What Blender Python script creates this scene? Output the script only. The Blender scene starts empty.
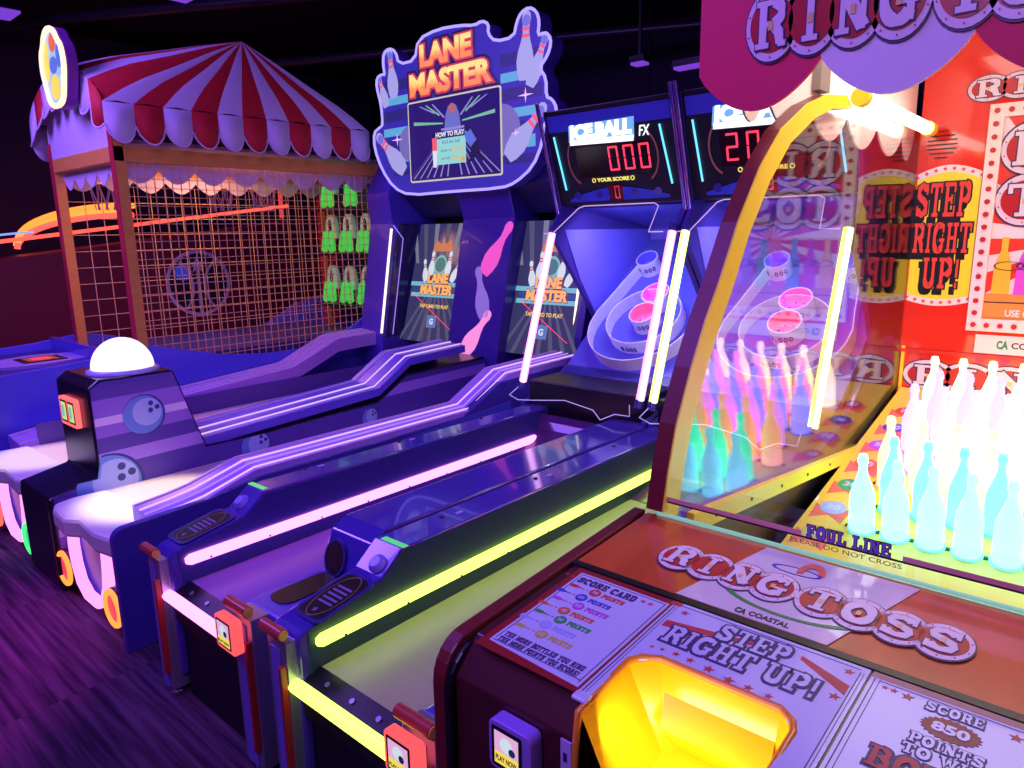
import bpy, bmesh, math, random
from mathutils import Vector, Matrix
random.seed(7)
SC = bpy.context.scene
COL = SC.collection
R = math.radians
# ------------------------------------------------------------ camera
YAW, PITCH, ROLL, FPX, CAMH = R(-41.5), R(11.8), R(-1.0), 717.0, 1.6
fw = Vector((math.sin(YAW)*math.cos(PITCH), math.cos(YAW)*math.cos(PITCH), -math.sin(PITCH)))
rt = Vector((math.cos(YAW), -math.sin(YAW), 0)); up = rt.cross(fw)
r2 = rt*math.cos(ROLL) + up*math.sin(ROLL); u2 = -rt*math.sin(ROLL) + up*math.cos(ROLL)
cam = bpy.data.objects.new('camera', bpy.data.cameras.new('camera')); COL.objects.link(cam)
M = Matrix((r2, u2, -fw)).transposed().to_4x4(); M.translation = Vector((0, 0, CAMH)); cam.matrix_world = M
cam.data.sensor_width = 36; cam.data.lens = FPX/1024*36; cam.data.clip_start = 0.02
SC.camera = cam
# ------------------------------------------------------------ world, exposure, room lamps
w = bpy.data.worlds.new('world'); SC.world = w; w.use_nodes = True
w.node_tree.nodes['Background'].inputs[0].default_value = (0.20, 0.08, 0.75, 1)
w.node_tree.nodes['Background'].inputs[1].default_value = 0.03
SC.view_settings.view_transform = 'Standard'; SC.view_settings.look = 'None'
SC.view_settings.gamma = 1; SC.view_settings.use_curve_mapping = False
SC.view_settings.exposure = 0.0
def area(name, loc, target, size, power, col, sy=None):
    l = bpy.data.lights.new(name, 'AREA'); l.size = size; l.energy = power; l.color = col
    if sy: l.shape = 'RECTANGLE'; l.size_y = sy
    o = bpy.data.objects.new(name, l); COL.objects.link(o); o.location = loc
    o.rotation_euler = (Vector(target)-Vector(loc)).to_track_quat('-Z', 'Y').to_euler(); return o
UV = (0.26, 0.10, 1.0)
area('ultraviolet_lamp', (-2.2, 0.3, 3.3), (-2.4, 2.2, 0.5), 1.2, 50, UV)
area('ultraviolet_lamp', (-5.2, 0.2, 3.3), (-4.6, 2.4, 0.8), 1.2, 88, (0.32, 0.14, 1.0))
area('ultraviolet_lamp', (-0.4, -0.9, 3.0), (-0.6, 1.2, 0.9), 0.9, 34, (0.58, 0.30, 1.0))
def spot(name, loc, target, ang, power, col):
    l = bpy.data.lights.new(name, 'SPOT'); l.spot_size = R(ang); l.spot_blend = .5; l.energy = power; l.color = col; l.shadow_soft_size = .06
    o = bpy.data.objects.new(name, l); COL.objects.link(o); o.location = loc
    o.rotation_euler = (Vector(target)-Vector(loc)).to_track_quat('-Z', 'Y').to_euler(); return o
spot('magenta_lamp', (-3.6, -0.5, 3.0), (-3.45, -0.15, 0.0), 44, 420, (0.85, 0.05, 0.7))
spot('lane_spot', (-3.25, 1.0, 3.2), (-3.30, 1.25, .45), 15, 480, (1, .86, .66))
spot('lane_spot', (-4.4, 1.0, 3.2), (-4.45, 1.15, .45), 14, 260, (1, .84, .72))

# ------------------------------------------------------------ materials
MATS = {}
def mat(name, col, rough=0.5, metal=0.0, emit=None, es=0.0, coat=0.0, noise=None, spec=0.5):
    if name in MATS: return MATS[name]
    m = bpy.data.materials.new(name); m.use_nodes = True; MATS[name] = m
    nt = m.node_tree; b = nt.nodes['Principled BSDF']
    b.inputs['Base Color'].default_value = (*col, 1); b.inputs['Roughness'].default_value = rough
    b.inputs['Metallic'].default_value = metal; b.inputs['Coat Weight'].default_value = coat
    b.inputs['Specular IOR Level'].default_value = spec
    if emit: b.inputs['Emission Color'].default_value = (*emit, 1); b.inputs['Emission Strength'].default_value = es
    if noise:
        sc, amt, stretch = noise
        tc = nt.nodes.new('ShaderNodeTexCoord'); mp = nt.nodes.new('ShaderNodeMapping'); n = nt.nodes.new('ShaderNodeTexNoise')
        mp.inputs['Scale'].default_value = stretch; n.inputs['Scale'].default_value = sc; n.inputs['Detail'].default_value = 5
        mx = nt.nodes.new('ShaderNodeMix'); mx.data_type = 'RGBA'
        mx.inputs[6].default_value = (*[c*(1-amt) for c in col], 1); mx.inputs[7].default_value = (*[min(1, c*(1+amt)) for c in col], 1)
        nt.links.new(tc.outputs['Object'], mp.inputs[0]); nt.links.new(mp.outputs[0], n.inputs['Vector'])
        nt.links.new(n.outputs['Fac'], mx.inputs[0]); nt.links.new(mx.outputs[2], b.inputs['Base Color'])
    return m
def glow(name, col, s): return mat(name, (col[0]*.08, col[1]*.08, col[2]*.08), 0.4, emit=col, es=s)
def glass(name, ior=1.9, tint=(1, 1, 1)):
    m = bpy.data.materials.new(name); m.use_nodes = True; nt = m.node_tree; nt.nodes.clear()
    o = nt.nodes.new('ShaderNodeOutputMaterial'); t = nt.nodes.new('ShaderNodeBsdfTransparent'); g = nt.nodes.new('ShaderNodeBsdfGlossy')
    f = nt.nodes.new('ShaderNodeFresnel'); mx = nt.nodes.new('ShaderNodeMixShader')
    t.inputs[0].default_value = (*tint, 1); g.inputs['Roughness'].default_value = 0.0; 
    ge = nt.nodes.new('ShaderNodeNewGeometry'); mi = nt.nodes.new('ShaderNodeMix'); mi.data_type = 'FLOAT'; mi.inputs[2].default_value = ior; mi.inputs[3].default_value = 1/ior
    nt.links.new(ge.outputs['Backfacing'], mi.inputs[0]); nt.links.new(mi.outputs[0], f.inputs[0])
    nt.links.new(f.outputs[0], mx.inputs[0]); nt.links.new(t.outputs[0], mx.inputs[1]); nt.links.new(g.outputs[0], mx.inputs[2])
    nt.links.new(mx.outputs[0], o.inputs[0]); MATS[name] = m; return m

BLACK = mat('black_laminate', (0.008, 0.007, 0.012), 0.35)
NAVY = mat('blue_laminate', (0.10, 0.07, 0.62), 0.22, coat=0.4, noise=(3, .12, (1, 1, 1)))
NAVYD = mat('dark_blue_laminate', (0.035, 0.03, 0.26), 0.3, coat=0.3)
NAVYG = mat('glossy_blue_laminate', (0.07, 0.04, 0.42), 0.14, coat=0.6)
TEAL = mat('dark_teal_laminate', (0.02, 0.05, 0.10), 0.4)
STEEL = mat('brushed_metal', (0.45, 0.42, 0.62), 0.3, metal=0.7)
WHITE = mat('white_plastic', (0.9, 0.86, 0.88), 0.35)
CREAM = mat('cream_lane', (0.9, 0.72, 0.62), 0.3)
LAV = mat('lavender_print', (0.55, 0.42, 0.95), 0.35)
PURP = mat('purple_print', (0.30, 0.18, 0.75), 0.35)
DPURP = mat('deep_purple_print', (0.13, 0.07, 0.42), 0.35)
REDP = mat('red_paint', (0.75, 0.03, 0.03), 0.4)
PINKG = glow('pink_neon', (1.0, 0.26, 0.80), 2.7)
MAGG = glow('magenta_neon', (1.0, 0.12, 0.75), 2.2)
GRNG = glow('yellow_green_neon', (0.66, 1.0, 0.11), 2.9)
WVIO = glow('violet_white_light', (0.80, 0.48, 1.0), 1.1)
VIO = glow('violet_light', (0.42, 0.22, 1.0), 1.0)
VIOD = glow('dim_violet_light', (0.40, 0.16, 0.9), 0.5)
CYG = glow('cyan_light', (0.15, 0.65, 1.0), 1.6)
REDG = glow('red_light', (1.0, 0.08, 0.06), 2.2)
ORG = glow('orange_light', (1.0, 0.22, 0.03), 2.2)
WARM = glow('warm_white_light', (1.0, 0.75, 0.6), 1.8)
GRL = glow('green_light', (0.08, 1.0, 0.25), 1.2)
GRS = glow('green_marker', (0.15, 0.9, 0.35), 0.7)
YELG = glow('yellow_print_light', (1.0, 0.75, 0.05), 0.9)
REDS = glow('red_digit', (1.0, 0.05, 0.11), 1.3)
GL = glass('clear_glass', 1.56)
GLA = glass('acrylic', 1.35)

# ------------------------------------------------------------ mesh builder
class Frame:
    def __init__(s, o, ex, ey):
        s.o = Vector(o); s.ex = Vector(ex).normalized(); s.ey = Vector(ey).normalized(); s.n = s.ex.cross(s.ey).normalized()
    def p(s, x, y, h=0.0): return s.o + s.ex*x + s.ey*y + s.n*h
class MB:
    def __init__(s): s.v = []; s.f = []; s.mi = []; s.sm = []; s.ms = []
    def mid(s, m):
        if m not in s.ms: s.ms.append(m)
        return s.ms.index(m)
    def add(s, vs, fs, m, smooth=False):
        b = len(s.v); s.v += [Vector(v) for v in vs]; k = s.mid(m)
        for f in fs: s.f.append([b+i for i in f]); s.mi.append(k); s.sm.append(smooth)
        return s
    def box(s, x0, x1, y0, y1, z0, z1, m):
        v = [(x, y, z) for x in (x0, x1) for y in (y0, y1) for z in (z0, z1)]
        return s.add(v, [(0, 1, 3, 2), (4, 6, 7, 5), (0, 4, 5, 1), (2, 3, 7, 6), (0, 2, 6, 4), (1, 5, 7, 3)], m)
    def prism(s, pts, axis, a, b, m, cap=True):
        n = len(pts)
        def P(p, t): return {'x': (t, p[0], p[1]), 'y': (p[0], t, p[1]), 'z': (p[0], p[1], t)}[axis]
        v = [P(p, a) for p in pts] + [P(p, b) for p in pts]
        f = [(i, (i+1) % n, n+(i+1) % n, n+i) for i in range(n)]
        if cap: f += [tuple(range(n))[::-1], tuple(range(n, 2*n))]
        return s.add(v, f, m)
    def fprism(s, F, pts, h0, h1, m):      # polygon in a frame, extruded along its normal
        n = len(pts); v = [F.p(x, y, h0) for x, y in pts] + [F.p(x, y, h1) for x, y in pts]
        return s.add(v, [(i, (i+1) % n, n+(i+1) % n, n+i) for i in range(n)] + [tuple(range(n))[::-1], tuple(range(n, 2*n))], m)
    def frect(s, F, x0, x1, y0, y1, h0, h1, m): return s.fprism(F, [(x0, y0), (x1, y0), (x1, y1), (x0, y1)], h0, h1, m)
    def disc(s, F, x, y, r, h0, h1, m, n=24, ry=None, a0=0, a1=360):
        ry = ry or r; k = n if a1-a0 >= 360 else n+1
        return s.fprism(F, [(x+r*math.cos(R(a0+(a1-a0)*i/n)), y+ry*math.sin(R(a0+(a1-a0)*i/n))) for i in range(k)], h0, h1, m)
    def ring(s, F, x, y, r0, r1, h0, h1, m, n=28, ky=1.0, a0=0, a1=360):
        full = a1-a0 >= 360; v = []; f = []; N = n if full else n+1
        for i in range(N):
            a = R(a0+(a1-a0)*i/n); c, q = math.cos(a), math.sin(a)*ky
            v += [F.p(x+r0*c, y+r0*q, h0), F.p(x+r1*c, y+r1*q, h0), F.p(x+r1*c, y+r1*q, h1), F.p(x+r0*c, y+r0*q, h1)]
        for i in range(n if full else n):
            j = (i+1) % N; a, b = 4*i, 4*j
            for k in range(4): f.append((a+k, a+(k+1) % 4, b+(k+1) % 4, b+k))
        if not full: f += [(3, 2, 1, 0), (4*N-4, 4*N-3, 4*N-2, 4*N-1)]
        return s.add(v, f, m)
    def star(s, F, x, y, r, h0, h1, m, rot=0):
        pts = [(x+(r if i % 2 == 0 else r*.42)*math.cos(R(90+rot+36*i)), y+(r if i % 2 == 0 else r*.42)*math.sin(R(90+rot+36*i))) for i in range(10)]
        return s.fprism(F, pts, h0, h1, m)
    def tube(s, path, r, m, n=10, closed=False, caps=True):
        P = [Vector(p) for p in path]; N = len(P); v = []; prev = None
        for i, p in enumerate(P):
            if closed: t = (P[(i+1) % N]-P[i-1]).normalized()
            elif i == 0: t = (P[1]-P[0]).normalized()
            elif i == N-1: t = (P[-1]-P[-2]).normalized()
            else: t = ((P[i+1]-p).normalized()+(p-P[i-1]).normalized()).normalized()
            if prev is None:
                a = Vector((0, 0, 1)) if abs(t.z) < .9 else Vector((1, 0, 0)); u = t.cross(a).normalized()
            else: u = (prev - t*prev.dot(t)).normalized()
            prev = u; w_ = t.cross(u); rr = r[i] if isinstance(r, (list, tuple)) else r
            v += [p + (u*math.cos(2*math.pi*k/n) + w_*math.sin(2*math.pi*k/n))*rr for k in range(n)]
        f = []
        for i in range(N if closed else N-1):
            a, b = i*n, ((i+1) % N)*n
            f += [(a+k, a+(k+1) % n, b+(k+1) % n, b+k) for k in range(n)]
        s.add(v, f, m, True)
        if caps and not closed: s.add(v[:n], [tuple(range(n))[::-1]], m); s.add(v[-n:], [tuple(range(n))], m)
        return s
    def lathe(s, F, prof, m, n=24, cap=True):   # prof: (r, h) along the frame's normal
        v = []; f = []
        for r, h in prof: v += [F.p(r*math.cos(2*math.pi*k/n), r*math.sin(2*math.pi*k/n), h) for k in range(n)]
        for i in range(len(prof)-1):
            a, b = i*n, (i+1)*n; f += [(a+k, a+(k+1) % n, b+(k+1) % n, b+k) for k in range(n)]
        s.add(v, f, m, True)
        if cap: s.add(v[:n], [tuple(range(n))[::-1]], m, False); s.add(v[-n:], [tuple(range(n))], m, False)
        return s
    def text(s, F, body, x0, x1, y0, y1, h, m, th=0.001, bold=0.0, fat=0.0, shear=0.0, arc=0.0):
        """lettering fitted in the box x0..x1, y0..y1 of a frame; fat widens the outline (for a backing)"""
        c = bpy.data.curves.new('t', 'FONT'); c.body = body; c.size = 1; c.offset = bold; c.resolution_u = 3
        c.shear = shear; c.extrude = 0.02; c.space_line = 0.85; c.align_x = 'CENTER' if '\n' in body else 'LEFT'
        o = bpy.data.objects.new('t', c); me = bpy.data.meshes.new_from_object(o)
        vs = [v.co.copy() for v in me.vertices]; fs = [list(p.vertices) for p in me.polygons]
        bpy.data.objects.remove(o); bpy.data.curves.remove(c); bpy.data.meshes.remove(me)
        if not vs: return s
        ax, bx = min(v.x for v in vs), max(v.x for v in vs); ay, by = min(v.y for v in vs), max(v.y for v in vs)
        if fat:
            c = bpy.data.curves.new('t', 'FONT'); c.body = body; c.size = 1; c.offset = bold; c.resolution_u = 3
            c.shear = shear; c.extrude = 0.02; c.bevel_depth = fat; c.bevel_resolution = 0; c.space_line = 0.85; c.align_x = 'CENTER' if '\n' in body else 'LEFT'
            o = bpy.data.objects.new('t', c); me = bpy.data.meshes.new_from_object(o)
            vs = [v.co.copy() for v in me.vertices]; fs = [list(p.vertices) for p in me.polygons]
            bpy.data.objects.remove(o); bpy.data.curves.remove(c); bpy.data.meshes.remove(me)
        kx, ky = (x1-x0)/max(bx-ax, 1e-6), (y1-y0)/max(by-ay, 1e-6); out = []
        zt = 0.02+fat
        for v in vs:
            x = x0+(v.x-ax)*kx; y = y0+(v.y-ay)*ky
            if arc: y += arc*(1-((x-(x0+x1)/2)/((x1-x0)/2))**2)
            out.append(F.p(x, y, h+th*(v.z/zt)))
        return s.add(out, fs, m)
    def build(s, name, parent=None, bevel=0.0, label=None, sub=None):
        me = bpy.data.meshes.new(name); base = BASE.get(parent.name, Vector()) if parent else Vector()
        me.from_pydata([tuple(v-base) for v in s.v], [], s.f)
        for m in s.ms: me.materials.append(m)
        for p, k, q in zip(me.polygons, s.mi, s.sm): p.material_index = k; p.use_smooth = q
        bm = bmesh.new(); bm.from_mesh(me); bmesh.ops.recalc_face_normals(bm, faces=bm.faces); bm.to_mesh(me); bm.free()
        o = bpy.data.objects.new(name, me); COL.objects.link(o)
        if parent: o.parent = parent
        BASE[o.name] = base
        if bevel:
            b = o.modifiers.new('bevel', 'BEVEL'); b.width = bevel; b.segments = 2; b.limit_method = 'ANGLE'; b.angle_limit = R(40)
        if label: o['label'] = label
        return o
BASE = {}
def thing(name, loc, label, cat, group=None):
    o = bpy.data.objects.new(name, None); COL.objects.link(o); o.location = loc; o.empty_display_size = .1
    BASE[o.name] = Vector(loc); o['label'] = label; o['category'] = cat
    if group: o['group'] = group
    return o
def struct(o): o['kind'] = 'structure'; return o
X_, Y_, Z_ = Vector((1, 0, 0)), Vector((0, 1, 0)), Vector((0, 0, 1))
def front(y, x=0, z=0): return Frame((x, y, z), X_, Z_)      # looks at -Y
def side(x): return Frame((x, 0, 0), Y_, Z_)                 # looks at +X
def topf(z): return Frame((0, 0, z), X_, Y_)                 # looks up
def rrect(x0, x1, y0, y1, r, n=4):
    pts = []
    for cx, cy, a in ((x1-r, y1-r, 0), (x0+r, y1-r, 90), (x0+r, y0+r, 180), (x1-r, y0+r, 270)):
        pts += [(cx+r*math.cos(R(a+90*i/n)), cy+r*math.sin(R(a+90*i/n))) for i in range(n+1)]
    return pts

# ------------------------------------------------------------ fairground slab-serif letters, drawn as strokes (points, width)
def _arc(cx, cy, rx, ry, a0, a1, n=14): return [(cx+rx*math.cos(R(a0+(a1-a0)*i/n)), cy+ry*math.sin(R(a0+(a1-a0)*i/n))) for i in range(n+1)]
W1, W2, SE = .23, .13, .12
GLY = {
 'I': [([(.5, .05), (.5, .95)], .34), ([(.12, .06), (.88, .06)], SE), ([(.12, .94), (.88, .94)], SE)],
 'T': [([(.5, .05), (.5, .95)], W1), ([(.03, .93), (.97, .93)], SE), ([(.09, .95), (.09, .70)], W2), ([(.91, .95), (.91, .70)], W2), ([(.26, .06), (.74, .06)], SE)],
 'R': [([(.26, .05), (.26, .95)], W1), ([(.04, .06), (.46, .06)], SE), ([(.04, .94), (.55, .94)], SE), (_arc(.55, .72, .27, .21, 90, -90), .19), ([(.3, .50), (.58, .50)], SE), ([(.55, .50), (.76, .30), (.80, .06)], .20), ([(.74, .06), (.98, .06)], SE)],
 'P': [([(.28, .05), (.28, .95)], W1), ([(.05, .06), (.52, .06)], SE), ([(.05, .94), (.58, .94)], SE), (_arc(.58, .70, .27, .23, 90, -90), .20), ([(.3, .47), (.60, .47)], SE)],
 'N': [([(.22, .05), (.22, .95)], .15), ([(.78, .05), (.78, .95)], .15), ([(.20, .93), (.80, .08)], .24), ([(.03, .06), (.42, .06)], SE), ([(.0, .94), (.28, .94)], SE), ([(.60, .94), (.97, .94)], SE)],
 'G': [(_arc(.48, .5, .36, .43, 48, 325, 20), .21), ([(.55, .43), (.98, .43)], SE), ([(.80, .43), (.80, .05)], .19), ([(.84, .95), (.84, .68)], W2)],
 'O': [(_arc(.5, .5, .36, .42, 0, 360, 26), .23)],
 'C': [(_arc(.50, .5, .36, .42, 50, 310, 20), .22), ([(.86, .95), (.86, .66)], W2)],
 'S': [([(.80, .76), (.70, .88), (.5, .93), (.28, .88), (.18, .74), (.26, .61), (.5, .52), (.74, .42), (.83, .27), (.72, .12), (.5, .07), (.28, .12), (.18, .26)], .20), ([(.86, .97), (.86, .66)], W2), ([(.12, .03), (.12, .34)], W2)],
 'E': [([(.27, .05), (.27, .95)], W1), ([(.05, .06), (.92, .06)], SE), ([(.05, .94), (.90, .94)], SE), ([(.3, .50), (.66, .50)], SE), ([(.87, .96), (.87, .70)], W2), ([(.89, .04), (.89, .32)], W2), ([(.66, .64), (.66, .36)], W2)],
 'H': [([(.24, .05), (.24, .95)], .20), ([(.76, .05), (.76, .95)], .20), ([(.24, .50), (.76, .50)], SE)]+[([(a-.21, b_), (a+.21, b_)], SE) for a in (.24, .76) for b_ in (.06, .94)],
 'U': [([(.23, .94), (.23, .35)]+_arc(.5, .33, .27, .25, 180, 360, 10)+[(.77, .35), (.77, .94)], .20), ([(.02, .94), (.44, .94)], SE), ([(.60, .94), (.98, .94)], SE)],
 '!': [([(.5, .95), (.5, .36)], .40), ([(.5, .20), (.5, .02)], .36)],
 'F': [([(.27, .05), (.27, .95)], W1), ([(.05, .06), (.55, .06)], SE), ([(.05, .94), (.90, .94)], SE), ([(.3, .50), (.66, .50)], SE), ([(.87, .96), (.87, .70)], W2), ([(.66, .64), (.66, .36)], W2)],
 'L': [([(.30, .05), (.30, .95)], W1), ([(.05, .06), (.92, .06)], SE), ([(.05, .94), (.58, .94)], SE), ([(.88, .04), (.88, .34)], W2)],
 'A': [([(.20, .06), (.5, .92)], .14), ([(.48, .94), (.78, .06)], .24), ([(.3, .32), (.68, .32)], .10), ([(.0, .06), (.38, .06)], SE), ([(.60, .06), (1, .06)], SE)],
 'B': [([(.26, .05), (.26, .95)], W1), ([(.04, .06), (.58, .06)], SE), ([(.04, .94), (.55, .94)], SE), (_arc(.55, .73, .24, .20, 90, -90), .19), (_arc(.58, .29, .28, .22, 90, -90), .20), ([(.3, .52), (.58, .52)], SE)],
 'D': [([(.26, .05), (.26, .95)], W1), ([(.04, .06), (.5, .06)], SE), ([(.04, .94), (.5, .94)], SE), (_arc(.48, .5, .36, .43, 90, -90), .22)],
 'W': [([(.14, .94), (.32, .08), (.5, .85)], .17), ([(.5, .85), (.68, .08), (.86, .94)], .17), ([(0, .94), (.32, .94)], SE), ([(.68, .94), (1, .94)], SE)],
 'Y': [([(.16, .94), (.5, .45), (.84, .94)], .18), ([(.5, .45), (.5, .05)], W1), ([(0, .94), (.36, .94)], SE), ([(.64, .94), (1, .94)], SE), ([(.28, .06), (.72, .06)], SE)],
 'K': [([(.25, .05), (.25, .95)], W1), ([(.82, .94), (.32, .45)], .14), ([(.42, .55), (.80, .06)], .20), ([(.03, .06), (.47, .06)], SE), ([(.03, .94), (.47, .94)], SE), ([(.62, .94), (.98, .94)], SE), ([(.62, .06), (1, .06)], SE)],
 'M': [([(.18, .05), (.18, .95)], .14), ([(.82, .05), (.82, .95)], .20), ([(.18, .93), (.5, .25), (.82, .93)], .18), ([(.0, .06), (.36, .06)], SE), ([(.62, .06), (1, .06)], SE), ([(0, .94), (.2, .94)], SE), ([(.8, .94), (1, .94)], SE)],
}
WID = {'I': .55, '!': .42, ' ': .45, 'M': 1.15, 'W': 1.25}
def stroke(m, F, pts, w_, kx, ky, ox, oy, h0, h1, ma, grow):
    """one pen stroke of width w_ (unit glyph space), widened by grow (metres)"""
    P = [Vector((ox+x*kx, oy+y*ky)) for x, y in pts]; n = len(P); closed = (P[0]-P[-1]).length < 1e-6 and n > 3
    v = []
    for i, p in enumerate(P):
        a = P[i-1] if i else (P[-2] if closed else P[0]); b_ = P[i+1] if i < n-1 else (P[1] if closed else P[-1])
        d = (b_-a).normalized(); nr = Vector((-d.y, d.x)); hw = w_/2*abs(nr.x)*kx + w_/2*abs(nr.y)*ky + grow
        q = p.copy()
        if grow and not closed and i in (0, n-1): q += d*(grow if i else -grow)
        v += [F.p(*(q+nr*hw), h0), F.p(*(q-nr*hw), h0), F.p(*(q-nr*hw), h1), F.p(*(q+nr*hw), h1)]
    f = []
    for i in range(n-1):
        for k in range(4): f.append((4*i+k, 4*i+(k+1) % 4, 4*i+4+(k+1) % 4, 4*i+4+k))
    if not closed: f += [(0, 1, 2, 3), (4*n-1, 4*n-2, 4*n-3, 4*n-4)]
    m.add(v, f, ma)
def slab(m, F, body, x0, x1, y0, y1, h, ma, th=.001, grow=0.0, gap=.10):
    tot = sum(WID.get(c, 1) for c in body)+gap*(len(body)-1); k = (x1-x0)/tot; x = x0
    for c in body:
        cw = WID.get(c, 1)*k
        if c in GLY:
            for j, (pts, w_) in enumerate(GLY[c]): stroke(m, F, pts, w_, cw, y1-y0, x, y0, h, h+th+.00002*j, ma, grow)
        x += cw+gap*k

# ------------------------------------------------------------ the room
fl = mat('carpet', (0.10, 0.045, 0.11), 0.9, spec=0.15)
nt = fl.node_tree; b = nt.nodes['Principled BSDF']
tc = nt.nodes.new('ShaderNodeTexCoord'); mp = nt.nodes.new('ShaderNodeMapping'); n1 = nt.nodes.new('ShaderNodeTexNoise'); rp = nt.nodes.new('ShaderNodeValToRGB')
mp.inputs['Rotation'].default_value = (0, 0, 0.35); mp.inputs['Scale'].default_value = (1.5, 38, 1); n1.inputs['Scale'].default_value = 1.0; n1.inputs['Detail'].default_value = 6
ck = nt.nodes.new('ShaderNodeTexChecker'); ck.inputs['Scale'].default_value = 1.1
mp2 = nt.nodes.new('ShaderNodeMapping'); mp2.inputs['Rotation'].default_value = (0, 0, 0.35+math.pi/2); mp2.inputs['Scale'].default_value = (1.5, 38, 1); n2 = nt.nodes.new('ShaderNodeTexNoise'); n2.inputs['Scale'].default_value = 1.0; n2.inputs['Detail'].default_value = 6
mx = nt.nodes.new('ShaderNodeMix'); mx.data_type = 'FLOAT'
rp.color_ramp.elements[0].position = .38; rp.color_ramp.elements[0].color = (0.022, 0.010, 0.035, 1); rp.color_ramp.elements[1].position = .68; rp.color_ramp.elements[1].color = (0.11, 0.05, 0.12, 1)
def L(a, b_): a.id_data.links.new(a, b_)
L(tc.outputs['Object'], mp.inputs[0]); L(tc.outputs['Object'], mp2.inputs[0]); L(mp.outputs[0], n1.inputs['Vector']); L(mp2.outputs[0], n2.inputs['Vector']); L(tc.outputs['Object'], ck.inputs['Vector'])
L(ck.outputs['Fac'], mx.inputs[0]); L(n1.outputs['Fac'], mx.inputs[2]); L(n2.outputs['Fac'], mx.inputs[3]); L(mx.outputs[0], rp.inputs[0]); L(rp.outputs[0], b.inputs['Base Color'])
struct(MB().box(-12, 3, -3, 8, -.1, 0, fl).build('floor'))
DARK = mat('dark_ceiling_paint', (0.012, 0.01, 0.016), 0.8)
struct(MB().box(-12, 3, -3, 8, 4.0, 4.1, DARK).build('ceiling'))
DWALL = mat('dark_wall_paint', (0.02, 0.014, 0.04), 0.7)
struct(MB().box(-12, 3, 8, 8.1, 0, 4, DWALL).build('wall_back'))
struct(MB().box(-12.1, -12, -3, 8, 0, 4, DWALL).build('wall_left'))

# ------------------------------------------------------------ shared bits
def card_reader(parent, F, x0, x1, y0, y1, rimmat, name='card_reader'):
    m = MB(); m.fprism(F, rrect(x0, x1, y0, y1, .012), 0, .028, rimmat)
    o = m.build(name, parent, .002)
    w_, h_ = x1-x0, y1-y0; a, b_, c, d = x0+w_*.09, x1-w_*.20, y0+h_*.10, y1-h_*.10
    m = MB(); m.fprism(F, rrect(a, b_, c, d, .003), .028, .0295, BLACK)
    a += .006; b_ -= .006; c += .006; d -= .006
    pk = glow('screen_pink', (0.95, 0.5, 0.85), .8); yl = glow('screen_yellow', (1, .78, .12), .9); wt = glow('screen_white', (.75, .9, .95), .8)
    m.frect(F, a, b_, c+(d-c)*.38, d, .0295, .030, pk); m.frect(F, a, b_, c, c+(d-c)*.38, .0295, .030, yl)
    m.disc(F, (a+b_)/2, c+(d-c)*.66, (b_-a)*.26, .030, .0304, wt); m.disc(F, (a+b_)/2+.012, c+(d-c)*.55, (b_-a)*.14, .0304, .0307, mat('screen_ink', (.05, .25, .2)), 12)
    m.text(F, 'PLAY NOW', a+.003, b_-.003, c+.006, c+.016, .0306, BLACK, .0002, .02)
    m.build('screen', o); return o

SEGS = {'0': 'abcdef', '2': 'abged', '1': 'bc'}
def digit(m, F, x, y, w_, h_, ch, ma, t=None):
    t = t or w_*.17; g = t*.25
    for sname in SEGS[ch]:
        r_ = {'a': (x+g, x+w_-g, y+h_-t, y+h_), 'd': (x+g, x+w_-g, y, y+t), 'g': (x+g, x+w_-g, y+h_/2-t/2, y+h_/2+t/2),
              'f': (x, x+t, y+h_/2+g, y+h_-g), 'b': (x+w_-t, x+w_, y+h_/2+g, y+h_-g), 'e': (x, x+t, y+g, y+h_/2-g), 'c': (x+w_-t, x+w_, y+g, y+h_/2-g)}[sname]
        m.frect(F, *r_, 0.001, .003, ma)

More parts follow.
